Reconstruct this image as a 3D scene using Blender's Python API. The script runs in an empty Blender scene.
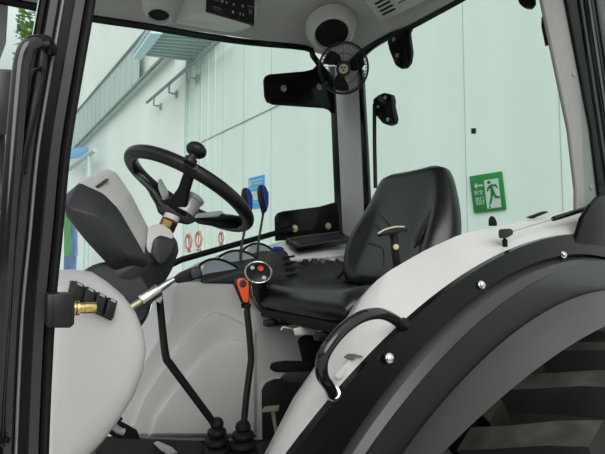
import bpy, bmesh, math, random
from mathutils import Vector as V, Matrix as M
random.seed(4)
C = bpy.context.scene.collection
# ------------------------------------------------------------------ camera
F = 456.0; YAW = math.radians(33); PIT = math.radians(3.6); EYE = 1.65
fw = V((math.sin(YAW)*math.cos(PIT), math.cos(YAW)*math.cos(PIT), math.sin(PIT)))
rt = V((math.cos(YAW), -math.sin(YAW), 0)); up = rt.cross(fw)
O = V((0, 0, EYE))
cd = bpy.data.cameras.new('camera'); cam = bpy.data.objects.new('camera', cd); C.objects.link(cam)
cd.sensor_width = 36; cd.lens = 36*F/605; cd.clip_start = 0.02; cd.clip_end = 500
cam.matrix_world = M(((rt.x, up.x, -fw.x, 0), (rt.y, up.y, -fw.y, 0), (rt.z, up.z, -fw.z, EYE), (0, 0, 0, 1)))
bpy.context.scene.camera = cam
def ray(x, y): return fw + rt*((x-302.5)/F) - up*((y-227)/F)
def PN(x, y, n, d):
    n = V(n); r = ray(x, y); return O + r*((d-O.dot(n))/r.dot(n))
def PY(x, y, Y): return PN(x, y, (0, 1, 0), Y)
def PX(x, y, X): return PN(x, y, (1, 0, 0), X)
def PZ(x, y, Z): return PN(x, y, (0, 0, 1), Z)
def pxm(p): return (V(p)-O).dot(fw)/F          # metres covered by one pixel at p
# ------------------------------------------------------------------ materials
def mat(name, col, rough=.5, metal=0., spec=.5, noise=0., nscale=30., bump=0., coat=0., emit=0.):
    m = bpy.data.materials.new(name); m.use_nodes = True
    nt = m.node_tree; b = nt.nodes['Principled BSDF']
    b.inputs['Base Color'].default_value = (*col, 1)
    b.inputs['Roughness'].default_value = rough; b.inputs['Metallic'].default_value = metal
    b.inputs['Specular IOR Level'].default_value = spec
    b.inputs['Coat Weight'].default_value = coat; b.inputs['Coat Roughness'].default_value = .08
    if emit:
        b.inputs['Emission Color'].default_value = (*col, 1); b.inputs['Emission Strength'].default_value = emit
    if noise or bump:
        tc = nt.nodes.new('ShaderNodeTexCoord'); n = nt.nodes.new('ShaderNodeTexNoise')
        n.inputs['Scale'].default_value = nscale; n.inputs['Detail'].default_value = 5
        nt.links.new(tc.outputs['Object'], n.inputs['Vector'])
        if noise:
            r = nt.nodes.new('ShaderNodeValToRGB')
            r.color_ramp.elements[0].position = .3; r.color_ramp.elements[1].position = .7
            r.color_ramp.elements[0].color = (*[c*(1-noise) for c in col], 1)
            r.color_ramp.elements[1].color = (*[min(1, c*(1+noise)) for c in col], 1)
            nt.links.new(n.outputs['Fac'], r.inputs['Fac']); nt.links.new(r.outputs['Color'], b.inputs['Base Color'])
        if bump:
            bp = nt.nodes.new('ShaderNodeBump'); bp.inputs['Strength'].default_value = bump
            bp.inputs['Distance'].default_value = .002
            nt.links.new(n.outputs['Fac'], bp.inputs['Height']); nt.links.new(bp.outputs['Normal'], b.inputs['Normal'])
    return m
K = {
 'trim': mat('light grey cab plastic', (.545, .54, .53), .5, noise=.03, nscale=8, bump=.15),
 'fender': mat('white painted panel', (.60, .59, .575), .3, noise=.02, nscale=5, coat=.3),
 'liner': mat('grey headliner', (.46, .46, .44), .75, noise=.04, nscale=60, bump=.2),
 'linerlight': mat('pale headliner ledge', (.55, .57, .54), .5, noise=.02),
 'cornerpillar': mat('pale grey pillar trim', (.46, .46, .45), .55, noise=.03, nscale=40, bump=.1),
 'pillar': mat('grey pillar trim', (.25, .245, .24), .6, noise=.03, nscale=40, bump=.1),
 'black': mat('black gloss paint', (.004, .004, .005), .2, spec=.2, noise=.1, nscale=4),
 'bead': mat('grey bead', (.2, .2, .2), .4, noise=.05),
 'profile': mat('charcoal door profile', (.028, .027, .031), .28, noise=.06, nscale=6),
 'rubber': mat('black rubber', (.006, .006, .006), .6, spec=.2, noise=.15, nscale=40, bump=.2),
 'plastic': mat('black plastic', (.009, .009, .010), .4, spec=.35, noise=.1, nscale=60, bump=.15),
 'dark': mat('charcoal plastic', (.026, .028, .034), .5, noise=.05, nscale=60, bump=.15),
 'darker': mat('dark charcoal plastic', (.018, .019, .022), .5, noise=.05, nscale=60, bump=.15),
 'ext': mat('dark grey fender plastic', (.030, .032, .033), .35, noise=.06, nscale=9, bump=.1),
 'leather': mat('black vinyl', (.007, .008, .008), .33, spec=.5, noise=.08, nscale=90, bump=.25),
 'tyre': mat('tyre rubber', (.012, .0115, .011), .75, spec=.3, noise=.3, nscale=14, bump=.3),
 'tyretop': mat('paler lug rubber', (.050, .047, .041), .8, spec=.2, noise=.35, nscale=25, bump=.3),  # lug top faces, paler than the rest of the tyre
 'flare': mat('matt grey flare', (.105, .106, .104), .5, noise=.06, nscale=12, bump=.15),
 'silver': mat('brushed metal', (.62, .61, .59), .32, metal=1., noise=.06, nscale=40),
 'satin': mat('satin silver plastic', (.42, .45, .46), .4, metal=.3, noise=.04),
 'chrome': mat('chrome', (.75, .75, .76), .1, metal=1.),
 'olive': mat('greenish plated steel', (.42, .42, .28), .4, metal=.6, noise=.1),
 'brass': mat('brass', (.75, .52, .22), .25, metal=1., noise=.08, nscale=50),
 'orange': mat('orange plastic', (.75, .09, .02), .4, noise=.04),
 'red': mat('red button plastic', (.7, .05, .02), .4, noise=.04),
 'blue': mat('blue plastic', (.01, .03, .30), .3, noise=.05),
 'icon': mat('white print', (.45, .45, .45), .6, noise=.02),
 'iconfaint': mat('faint grey print', (.10, .105, .11), .6, noise=.02),
 'badge': mat('cream badge', (.55, .49, .36), .5, noise=.05),
 'cowl': mat('reflection-tinted glossy cowl', (.30, .38, .40), .15, spec=.8, noise=.05),  # pale reflection on glossy black, put into the base colour
 'mat': mat('black floor mat', (.012, .012, .013), .8, noise=.2, nscale=50, bump=.4),
 'white': mat('white lever plastic', (.55, .54, .52), .5, noise=.03),
 'green': mat('sign green', (.006, .19, .035), .4, noise=.04),
 'signwhite': mat('sign white', (.50, .56, .53), .5, noise=.03),
 'signblue': mat('notice blue', (.06, .36, .68), .4, noise=.05),
 'signred': mat('sign red', (.52, .21, .18), .5, noise=.05),
 'wallmint': None,
 'wallwhite': mat('white rendered wall', (.86, .88, .86), .7, noise=.04, nscale=.6, bump=.1),
 'seam': mat('grey panel seam', (.38, .46, .44), .7, noise=.05),
 'railgrey': mat('galvanised rail', (.30, .36, .36), .5, metal=.3, noise=.05),
 'railpale': mat('pale balustrade paint', (.52, .60, .58), .5, noise=.05),
 'canopy': mat('corrugated canopy sheet', (.40, .50, .50), .5, noise=.06),
 'canopyedge': mat('pale blue canopy edge', (.55, .74, .80), .5, noise=.03),
 'awning': mat('blue awning', (.16, .40, .68), .6, noise=.06),
 'bgreen': mat('green banner', (.10, .33, .12), .6, noise=.3, nscale=3),
 'bblue': mat('blue banner', (.12, .20, .40), .6, noise=.3, nscale=3),
 'leaf': mat('leaves', (.16, .30, .07), .6, noise=.4, nscale=2),
 'bark': mat('bark', (.12, .09, .06), .9, noise=.3, nscale=6, bump=.5),
 'concrete': mat('grey concrete', (.42, .42, .40), .85, noise=.12, nscale=1.2, bump=.3),
}
def glassmat():
    m = bpy.data.materials.new('green tinted cab glass'); m.use_nodes = True
    nt = m.node_tree; nt.nodes.clear()
    o = nt.nodes.new('ShaderNodeOutputMaterial'); mx = nt.nodes.new('ShaderNodeMixShader')
    t = nt.nodes.new('ShaderNodeBsdfTransparent'); g = nt.nodes.new('ShaderNodeBsdfGlossy'); fr = nt.nodes.new('ShaderNodeFresnel')
    t.inputs['Color'].default_value = (.905, .965, .94, 1); g.inputs['Roughness'].default_value = .01
    fr.inputs['IOR'].default_value = 1.3
    ge = nt.nodes.new('ShaderNodeNewGeometry'); ma = nt.nodes.new('ShaderNodeMath'); ma.operation = 'SUBTRACT'; mu = nt.nodes.new('ShaderNodeMath'); mu.operation = 'MULTIPLY'
    ma.inputs[0].default_value = 1; nt.links.new(ge.outputs['Backfacing'], ma.inputs[1]); nt.links.new(ma.outputs[0], mu.inputs[0]); nt.links.new(fr.outputs[0], mu.inputs[1]); nt.links.new(mu.outputs[0], mx.inputs[0]); nt.links.new(t.outputs[0], mx.inputs[1]); nt.links.new(g.outputs[0], mx.inputs[2])
    nt.links.new(mx.outputs[0], o.inputs[0]); return m
K['glass'] = glassmat(); K['gloss'] = mat('glossy black tube', (.008, .008, .009), .12, spec=.6, noise=.1)
def mintmat():
    # sheet-metal wall: pale mint panels with fine vertical flutes and soft vertical tone changes
    m = mat('mint wall panels', (.66, .76, .71), .5)
    nt = m.node_tree; b = nt.nodes['Principled BSDF']
    tc = nt.nodes.new('ShaderNodeTexCoord'); mp = nt.nodes.new('ShaderNodeMapping')
    mp.inputs['Scale'].default_value = (1, 1.3, .06)
    n = nt.nodes.new('ShaderNodeTexNoise'); n.inputs['Scale'].default_value = 2.2; n.inputs['Detail'].default_value = 6
    r = nt.nodes.new('ShaderNodeValToRGB'); r.color_ramp.elements[0].position = .3; r.color_ramp.elements[1].position = .7
    r.color_ramp.elements[0].color = (.70, .785, .74, 1); r.color_ramp.elements[1].color = (.76, .835, .795, 1)
    nt.links.new(tc.outputs['Object'], mp.inputs[0]); nt.links.new(mp.outputs[0], n.inputs['Vector'])
    nt.links.new(n.outputs['Fac'], r.inputs['Fac']); nt.links.new(r.outputs['Color'], b.inputs['Base Color'])
    return m
K['wallmint'] = mintmat()
# ------------------------------------------------------------------ objects
WLOC = {}
def empty(name, loc, label, cat, group=None):
    o = bpy.data.objects.new(name, None); C.objects.link(o); o.location = loc; o.empty_display_size = .1
    o['label'] = label; o['category'] = cat
    if group: o['group'] = group
    WLOC[o.name] = V(loc); return o
def tag(o, label, cat=None, group=None):
    o['label'] = label
    if cat: o['category'] = cat
    if group: o['group'] = group
    return o
class MB:
    def __init__(s): s.bm = bmesh.new()
    def merge(s, b2):
        me = bpy.data.meshes.new('t'); b2.to_mesh(me); b2.free(); s.bm.from_mesh(me); bpy.data.meshes.remove(me)
    def poly(s, pts, off, bevel=0, seg=2):
        # solid: polygon pts pushed along the vector off
        b = bmesh.new(); off = V(off)
        a = [b.verts.new(p) for p in pts]; c = [b.verts.new(V(p)+off) for p in pts]; n = len(a)
        b.faces.new(a); b.faces.new(c[::-1])
        for i in range(n): b.faces.new((a[i], c[i], c[(i+1) % n], a[(i+1) % n]))
        bmesh.ops.recalc_face_normals(b, faces=b.faces[:])
        if bevel: bmesh.ops.bevel(b, geom=b.edges[:], offset=bevel, segments=seg, affect='EDGES', profile=.5, clamp_overlap=True)
        s.merge(b); return s
    def hull(s, pts, bevel=0, seg=3):
        b = bmesh.new()
        for p in pts: b.verts.new(p)
        r = bmesh.ops.convex_hull(b, input=b.verts[:])
        junk = [g for g in r['geom_interior'] if isinstance(g, bmesh.types.BMVert)]
        if junk: bmesh.ops.delete(b, geom=junk, context='VERTS')
        bmesh.ops.dissolve_limit(b, angle_limit=.03, verts=b.verts[:], edges=b.edges[:])
        bmesh.ops.recalc_face_normals(b, faces=b.faces[:])
        if bevel: bmesh.ops.bevel(b, geom=b.edges[:], offset=bevel, segments=seg, affect='EDGES', profile=.5, clamp_overlap=True)
        s.merge(b); return s
    def box(s, c, size, rot=None, bevel=0, seg=2):
        b = bmesh.new(); bmesh.ops.create_cube(b, size=1)
        R = (rot.to_4x4() if rot else M.Identity(4))
        b.transform(M.Translation(V(c)) @ R @ M.Diagonal((*size, 1)))
        if bevel: bmesh.ops.bevel(b, geom=b.edges[:], offset=bevel, segments=seg, affect='EDGES', profile=.5, clamp_overlap=True)
        s.merge(b); return s
    def beam(s, a, b_, w, d, side, bevel=.002):
        # rectangular bar from a to b_, width w along «side»
        a, b_ = V(a), V(b_); z = (b_-a).normalized(); x = (V(side)-z*V(side).dot(z)).normalized(); y = z.cross(x)
        return s.box((a+b_)/2, (w, d, (b_-a).length), M((x, y, z)).transposed(), bevel)
    def tube(s, pts, r, seg=12, smooth=0, caps=True):
        pts = [V(p) for p in pts]; rs = list(r) if hasattr(r, '__len__') else [r]*len(pts)
        if smooth and len(pts) > 2:
            q = []; rr = []
            for i in range(len(pts)-1):
                p0 = pts[max(i-1, 0)]; p1 = pts[i]; p2 = pts[i+1]; p3 = pts[min(i+2, len(pts)-1)]
                for k in range(smooth):
                    t = k/smooth
                    q.append(.5*((2*p1)+(p2-p0)*t+(2*p0-5*p1+4*p2-p3)*t*t+(3*p1-p0-3*p2+p3)*t**3)); rr.append(rs[i]*(1-t)+rs[i+1]*t)
            q.append(pts[-1]); rr.append(rs[-1]); pts, rs = q, rr
        b = bmesh.new(); rings = []
        T = (pts[1]-pts[0]).normalized(); N = T.orthogonal().normalized()
        for i, p in enumerate(pts):
            t = (pts[min(i+1, len(pts)-1)]-pts[max(i-1, 0)]).normalized()
            N = (N-t*N.dot(t)).normalized(); B = t.cross(N)
            rings.append([b.verts.new(p+(N*math.cos(2*math.pi*k/seg)+B*math.sin(2*math.pi*k/seg))*rs[i]) for k in range(seg)])
        for a, c in zip(rings, rings[1:]):
            for k in range(seg): b.faces.new((a[k], a[(k+1) % seg], c[(k+1) % seg], c[k]))
        if caps: b.faces.new(rings[0][::-1]); b.faces.new(rings[-1])
        bmesh.ops.recalc_face_normals(b, faces=b.faces[:]); s.merge(b); return s
    def lathe(s, prof, org, axis, seg=28):
        # prof: (radius, height along axis)
        ax = V(axis).normalized(); N = ax.orthogonal().normalized(); B = ax.cross(N); org = V(org)
        b = bmesh.new(); rings = []
        for r, h in prof:
            r = max(r, 1e-5)
            rings.append([b.verts.new(org+ax*h+(N*math.cos(2*math.pi*k/seg)+B*math.sin(2*math.pi*k/seg))*r) for k in range(seg)])
        for a, c in zip(rings, rings[1:]):
            for k in range(seg): b.faces.new((a[k], a[(k+1) % seg], c[(k+1) % seg], c[k]))
        b.faces.new(rings[0][::-1]); b.faces.new(rings[-1])
        bmesh.ops.remove_doubles(b, verts=b.verts[:], dist=1e-5)
        bmesh.ops.recalc_face_normals(b, faces=b.faces[:]); s.merge(b); return s
    def ball(s, c, r, sc=(1, 1, 1), rot=None, u=20, v=14):
        b = bmesh.new(); bmesh.ops.create_uvsphere(b, u_segments=u, v_segments=v, radius=r)
        b.transform(M.Translation(V(c)) @ (rot.to_4x4() if rot else M.Identity(4)) @ M.Diagonal((*sc, 1))); s.merge(b); return s
    def grid(s, rows, thick=0, closed=False):
        b = bmesh.new(); vs = [[b.verts.new(p) for p in r] for r in rows]
        for a, c in zip(vs, vs[1:]):
            n = len(a)
            for k in range(n if closed else n-1): b.faces.new((a[k], a[(k+1) % n], c[(k+1) % n], c[k]))
        if closed:
            b.faces.new(vs[0][::-1]); b.faces.new(vs[-1])
        bmesh.ops.recalc_face_normals(b, faces=b.faces[:])
        if thick: bmesh.ops.solidify(b, geom=b.faces[:], thickness=thick)
        s.merge(b); return s
    def skin(s, rows, off):
        # sheet with a constant offset thickness, one closed section per station
        off = V(off)
        return s.grid([[r[i] for r in rows]+[r[i]+off for r in reversed(rows)] for i in range(len(rows[0]))], closed=True)
    def torus(s, c, axis, R, r, su=56, sv=14, rfun=None):
        ax = V(axis).normalized(); N = ax.orthogonal().normalized(); B = ax.cross(N); c = V(c); b = bmesh.new(); rings = []
        for i in range(su):
            t = 2*math.pi*i/su; d = N*math.cos(t)+B*math.sin(t)
            rings.append([b.verts.new(c+d*R+(d*math.cos(2*math.pi*k/sv)+ax*math.sin(2*math.pi*k/sv))*r) for k in range(sv)])
        for i in range(su):
            a = rings[i]; d = rings[(i+1) % su]
            for k in range(sv): b.faces.new((a[k], a[(k+1) % sv], d[(k+1) % sv], d[k]))
        bmesh.ops.recalc_face_normals(b, faces=b.faces[:]); s.merge(b); return s
    def done(s, name, m, parent=None, label=None, sharp=38):
        bm = s.bm; bm.normal_update()
        xs = [v.co for v in bm.verts]
        c = V([(min(p[i] for p in xs)+max(p[i] for p in xs))/2 for i in range(3)])
        for v in bm.verts: v.co -= c
        for f in bm.faces: f.smooth = True
        for e in bm.edges:
            if len(e.link_faces) == 2 and e.calc_face_angle(0) > math.radians(sharp): e.smooth = False
        me = bpy.data.meshes.new(name); bm.to_mesh(me); bm.free(); me.materials.append(K[m])
        o = bpy.data.objects.new(name, me); C.objects.link(o); o.location = c
        WLOC[o.name] = c
        if parent:
            o.parent = parent; o.matrix_parent_inverse = M.Translation(-WLOC[parent.name])
        if label: o['label'] = label
        return o
def struct(o): o['kind'] = 'structure'; return o
def pxpoly(pts, Y): return [PY(x, y, Y) for x, y in pts]
def fontmesh(txt, mb, org, ux, uy, size, depth):
    # writing as thin raised letters, centred on org
    cu = bpy.data.curves.new('t', 'FONT'); cu.body = txt; cu.align_x = 'CENTER'; cu.align_y = 'CENTER'; cu.size = size; cu.extrude = depth; cu.resolution_u = 2
    ob = bpy.data.objects.new('t', cu); C.objects.link(ob)
    dg = bpy.context.evaluated_depsgraph_get(); me = bpy.data.meshes.new_from_object(ob.evaluated_get(dg))
    ux = V(ux).normalized(); uy = V(uy).normalized(); uz = ux.cross(uy)
    mx = M.Translation(V(org)) @ M((ux, uy, uz)).transposed().to_4x4()
    me.transform(mx); mb.bm.from_mesh(me); bpy.data.meshes.remove(me)
    bpy.data.objects.remove(ob); bpy.data.curves.remove(cu)

# ================================================================== SETTING
g = MB().box((0, 12, -.05), (120, 140, .1)).done('floor', 'concrete'); struct(g)
AZ = math.radians(-3.5); WD = V((math.sin(AZ), math.cos(AZ), 0)); WN = V((math.cos(AZ), -math.sin(AZ), 0))
D = 3.6
def PW(x, y, off=0.): return PN(x, y, WN, D-off)          # a point on the mint wall, off = metres in front of it
xm = PW(186, 200); tm = xm.dot(WD)                        # where the mint sheeting ends
def wall(t0, t1, z0, z1, d0, d1, m, name):
    pts = [WD*t0+WN*d0, WD*t1+WN*d0, WD*t1+WN*d1, WD*t0+WN*d1]
    return struct(MB().poly([p+V((0, 0, z0)) for p in pts], (0, 0, z1-z0)).done(name, m))
wall(-6, tm, 0, 12, D, D+.25, 'wallmint', 'wall_back')
wall(tm-.02, 80, 0, 12, D-.04, D+.25, 'wallwhite', 'wall_side')
def seam(x, y0, y1, w=.006):
    a = PW(x, y0); return (a.dot(WD), w)
mb = MB()
for x in (467, 563, 271, 222, 199, 243): 
    t = PW(x, 200).dot(WD)
    mb.box(WD*t+WN*(D-.002)+V((0, 0, 4)), (.004, .004 if x > 400 else .008, 8), M.Rotation(-AZ, 3, 'Z'))
struct(mb.done('trim_1', 'seam'))
a = PW(186, 150.5, .01); b = PW(271, 107, .01); a.z = b.z = (a.z+b.z)/2
struct(MB().tube([a-WD*0, b, b+(b-a)*.12], .007, 6).done('trim_2', 'railgrey'))
mb = MB()                                                   # close vertical ribs of the sheeting by the corner
for i in range(5):
    t = tm-.12-i*.30
    mb.box(WD*t+WN*(D-.01)+V((0, 0, 6)), (.014, .022, 12), M.Rotation(-AZ, 3, 'Z'), .004)
struct(mb.done('trim_3', 'wallmint'))
# dark corner post at the end of the sheeting
struct(MB().box(WD*(tm-.03)+WN*(D-.03)+V((0, 0, 6)), (.06, .05, 12), M.Rotation(-AZ, 3, 'Z')).done('trim_4', 'railpale'))

# exit sign on the wall
c4 = [PW(469.3, 176.4, .02), PW(501.2, 171.2, .02), PW(505.6, 209.3, .02), PW(474, 213, .02)]
es = empty('exit_sign', sum(c4, V())/4 - V((0, 0, .17)), 'green exit sign with running man and left arrow, stuck crookedly on the mint wall', 'sign')
MB().poly(c4, WN*.018, .002).done('sign_board', 'green', es)
def SG(u, v, off=.0): # u right 0..1, v down 0..1 on the sign
    return (c4[0]*(1-u)*(1-v)+c4[1]*u*(1-v)+c4[2]*u*v+c4[3]*(1-u)*v)-WN*(.001+off)
def sgpoly(mb, pts, off=0., th=.0015): mb.poly([SG(u, v, off) for u, v in pts], -WN*th)
mb = MB(); sgpoly(mb, [(.45, .17), (.89, .17), (.89, .93), (.45, .93)])
mb.done('door_panel', 'signwhite', es, 'pale door panel behind the running figure')
mb = MB()
L = .0018
mb.tube([SG(.605, .245, L), SG(.605, .25, L+.004)], .015, 14)
sgpoly(mb, [(.60, .32), (.68, .31), (.74, .52), (.66, .55), (.62, .48)], L)
def limb(a, b_, w):
    p, q = V(a), V(b_); d = (q-p).normalized(); n = V((-d.y, d.x))*w
    sgpoly(mb, [p+n, q+n*.8, q-n*.8, p-n], L)
limb((.64, .34), (.55, .40), .035); limb((.56, .39), (.52, .48), .03)
limb((.67, .33), (.79, .34), .03); limb((.78, .33), (.84, .42), .028)
limb((.69, .52), (.76, .66), .045); limb((.74, .65), (.88, .67), .035)
limb((.66, .50), (.62, .68), .04); limb((.63, .66), (.55, .83), .035)
sgpoly(mb, [(.51, .88), (.57, .86), (.58, .91), (.52, .92)], L)
mb.done('running_figure', 'green', es)
mb = MB(); sgpoly(mb, [(.12, .285), (.20, .21), (.22, .235), (.185, .265), (.41, .275), (.41, .315), (.185, .305), (.22, .345), (.20, .37)])
mb.done('arrow', 'signwhite', es)
mb = MB(); ux = c4[1]-c4[0]; uy = c4[0]-c4[3]
fontmesh('安全', mb, SG(.235, .48), ux, uy, .045, .001); fontmesh('出口', mb, SG(.245, .66), ux, uy, .045, .001); fontmesh('EXIT', mb, SG(.255, .77), ux, uy, .04, .001)
mb.done('lettering', 'signwhite', es)
# blue notice
n4 = [PW(248.5, 178.5, .012), PW(264.3, 174.5, .012), PW(264.3, 207.5, .012), PW(248.5, 209, .012)]
bn = empty('wall_notice', (n4[2]+n4[3])/2, 'pale blue notice with white panels on the mint wall beyond the blue levers', 'notice')
MB().poly(n4, WN*.01).done('notice_board', 'signblue', bn)
mb = MB()
def NG(u, v): return (n4[0]*(1-u)*(1-v)+n4[1]*u*(1-v)+n4[2]*u*v+n4[3]*(1-u)*v)-WN*.001
for (u0, v0, u1, v1) in ((.06, .08, .18, .28), (.26, .10, .92, .14), (.26, .2, .9, .23), (.08, .34, .92, .36), (.08, .46, .92, .74), (.1, .80, .9, .82)):
    mb.poly([NG(u0, v0), NG(u1, v0), NG(u1, v1), NG(u0, v1)], -WN*.002)
mb.done('notice_print', 'signwhite', bn)
# prohibition signs
for (x, y, w, h, lab) in ((189, 245, 6.5, 19, 'white safety sign with faded red ring, nearest the steering column'), (199, 243, 7, 21, 'white safety sign with red ring, middle of three on mint wall'), (221.5, 240, 5.5, 14, 'small white safety sign with red ring under the steering wheel spoke')):
    q = [PW(x-w/2, y-h/2+.8, .01), PW(x+w/2, y-h/2-.8, .01), PW(x+w/2, y+h/2-.6, .01), PW(x-w/2, y+h/2+.6, .01)]
    s_ = empty('safety_sign', (q[2]+q[3])/2, lab, 'sign', 'safety signs on the mint wall')
    MB().poly(q, WN*.008).done('sign_plate', 'wallwhite', s_)
    cc = sum(q, V())/4; w_ = (q[1]-q[0]).length; cc = cc+V((0, 0, (q[0]-q[3]).length*.18))-WN*.003
    MB().torus(cc, WN, w_*.42, w_*.09, 26, 8).done('red_ring', 'signred', s_)
    mb = MB(); mb.box(cc, (.004, w_*.12, w_*.42), M.Rotation(-AZ, 3, 'Z')); mb.ball(cc+V((0, 0, w_*.26)), w_*.08, (.3, 1, 1))
    mb.done('figure', 'darker', s_)
    q0 = (q[2]+q[3])/2-WN*.003
    MB().box(q0+V((0, 0, (q[0]-q[3]).length*.17)), (.004, w_*.7, (q[0]-q[3]).length*.12), M.Rotation(-AZ, 3, 'Z')).done('caption_bar', 'signred', s_)
# dark tape scraps on the wall
for (x, y, r, lab) in ((473.5, 131, 2.4, 'small black tape patch on the mint wall above the exit sign'),):
    q = [PW(x-r, y-r*1.1, .004), PW(x+r, y-r*1.2, .004), PW(x+r*.9, y+r, .004), PW(x-r*.9, y+r*1.1, .004)]
    tag(MB().poly(q, WN*.006).done('tape_patch', 'rubber'), lab, 'tape')
# raised walkway with balustrade along the white wall
def PV(x, y, d): return PN(x, y, WN, d)
d0 = 3.36
ta, tb = PV(77, 112, d0), PV(131, 49, d0); ba, bb = PV(89, 131, d0), PV(157, 60, d0)
wk = empty('walkway_railing', (ba.x, ba.y, 0), 'pale steel balustrade of a high walkway climbing along the white wall', 'railing')
td = (tb-ta); bd = (bb-ba)
MB().tube([ta-td*.35, tb+td*.30], .05, 8).done('top_rail', 'railgrey', wk)
lo = MB(); A = ba-bd*.45; B = bb+bd*.1
lo.poly([A, B, B+V((0, 0, -.07)), A+V((0, 0, -.07))], WN*.05); lo.done('bottom_rail', 'railgrey', wk)
MB().poly([A+V((0, 0, -.02)), B+V((0, 0, -.02)), B+WN*.19+V((0, 0, -.02)), A+WN*.19+V((0, 0, -.02))], (0, 0, -.05)).done('deck', 'railpale', wk)
t0_ = (ta-td*.30).dot(WD); t1_ = (tb+td*.10).dot(WD)
def onl(p, d, t): k = (t-p.dot(WD))/d.dot(WD); return p+d*k
nb = 16
for i in range(nb):
    t = t0_+(t1_-t0_)*(i/(nb-1))**.8
    MB().tube([onl(ba, bd, t), onl(ta, td, t)], .022, 6).done('baluster', 'railgrey', wk)
MB().poly([onl(ba, bd, t0_), onl(ba, bd, t1_), onl(ta, td, t1_), onl(ta, td, t0_)], WN*.01).done('infill_panel', 'railpale', wk)
# canopy
ZC = 5.62
q = [PZ(133, 56, ZC), PZ(151, 30, ZC), PZ(232, 34, ZC), PZ(191, 63, ZC)]
cp = empty('canopy', (q[3].x, q[3].y, ZC), 'ribbed sheet canopy with pale blue edge jutting from the white wall', 'canopy')
MB().poly([p+V((0, 0, .05)) for p in q], (0, 0, .08)).done('canopy_sheet', 'canopy', cp)
mb = MB()
for i in range(9):
    f_ = (i+.5)/9; mb.tube([q[0].lerp(q[1], f_)+V((0, 0, .04)), q[3].lerp(q[2], f_)+V((0, 0, .04))], .035, 6)
mb.done('rib', 'canopy', cp)
e1 = q[0].lerp(q[3], .14); e2 = q[1].lerp(q[2], .14)
MB().poly([q[0], q[1], e2, e1], (0, 0, -.06)).done('fascia', 'canopyedge', cp)
MB().poly([q[3].lerp(q[0], .04), q[2].lerp(q[1], .04), q[2], q[3]], (0, 0, -.06)).done('edge_beam', 'railgrey', cp)
# pipe on brackets
pa, pb = PV(147, 102.5, D-.22), PV(226, 35, D-.22); pb.z = pb.z
pp = empty('wall_pipe', ((pa+pb)/2).xyz, 'grey pipe running on brackets along the white wall below the canopy', 'pipe')
MB().tube([pa, pb], .035, 10).done('pipe_run', 'railgrey', pp)
for f_ in (.12, .36, .62):
    t = pa.lerp(pb, f_); mb = MB(); mb.tube([t, t+V((0, 0, -.20)), t+V((0, 0, -.20))+WN*.17], .025, 8); mb.box(t+V((0, 0, -.20))+WN*.165, (.03, .10, .14)); mb.done('pipe_bracket', 'railgrey', pp)
# awning and stair rail far left
aw = empty('blue_awning', PV(78, 160, 2.9), 'small blue awning on the white wall beside the front pillar', 'awning')
A0 = [PV(60, 151, 3.1), PV(88, 148, 3.1), PV(87, 157, 2.95), PV(60, 160, 2.95)]
MB().poly(A0, (0, 0, .06)).done('awning_sheet', 'awning', aw)
for p in (A0[0], A0[1]):
    MB().tube([V((p.x, p.y, 0)), p], .04, 8).done('post', 'railpale', aw)
hr = empty('hand_rail', PV(91, 190, 2.4), 'thin pale handrail sloping down in front of the white wall by the dash', 'railing')
ra, rb = PV(95, 150, 2.4), PV(50, 183, 2.4)
MB().tube([ra, rb], .06, 8).done('rail', 'railpale', hr)
for f_ in (.08, .95):
    p = ra.lerp(rb, f_); MB().tube([p, V((p.x, p.y, 0))], .05, 8).done('post', 'railpale', hr)
bq = [PV(64, 200, 2.2), PV(72, 200, 2.2), PV(72, 256, 2.2), PV(64, 256, 2.2)]
bn2 = empty('banner_stand', (bq[3].x, bq[3].y, 0), 'green and blue upright banner beyond the window beside the dash', 'banner')
MB().poly(bq, WN*.05).done('banner_panel', 'bgreen', bn2)
bq2 = [PV(71.5, 212, 2.2), PV(75, 212, 2.2), PV(75, 256, 2.2), PV(71.5, 256, 2.2)]
MB().poly(bq2, WN*.06).done('banner_edge', 'bblue', bn2)
MB().poly([V((bq[3].x, bq[3].y, 0)), V((bq2[2].x, bq2[2].y, 0)), bq2[2], bq[3]], WN*.04).done('banner_foot', 'bblue', bn2)
# tree far to the front, seen past the pillar
tc = PY(28, 20, 14.)
tr = empty('tree', (tc.x+.05, 14., 0), 'green leafy tree seen outside past the black front pillar', 'tree')
MB().tube([(tc.x+.03, 14, 0), (tc.x+.03, 14, 3), (tc.x+.03, 14, 7)], [.13, .11, .06], 10, 4).done('trunk', 'bark', tr)
mb = MB()
for i in range(1500):
    a = random.random()*6.283; rr = .30*math.sqrt(random.random()); z = random.uniform(3.2, 10.5)
    k = min(1, (z-2.9)/2, (10.8-z)/2.5)
    c = V((tc.x+.03+rr*math.cos(a)*k, 14+rr*math.sin(a)*k*1.3, z))
    R = M.Rotation(random.random()*6.28, 3, 'Z') @ M.Rotation(random.random()*3, 3, 'X')
    w = random.uniform(.06, .13)
    mb.bm.faces.new([mb.bm.verts.new(c+R @ V(p)) for p in ((-w, 0, 0), (0, -w*.5, .02), (w, 0, 0), (0, w*.5, .02))])
mb.done('foliage', 'leaf', tr)

# ================================================================== TRACTOR
TR = empty('tractor', (1.2, 1.2, 0), 'white and black farm tractor with its cab open, showing seat and controls', 'tractor')
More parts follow.
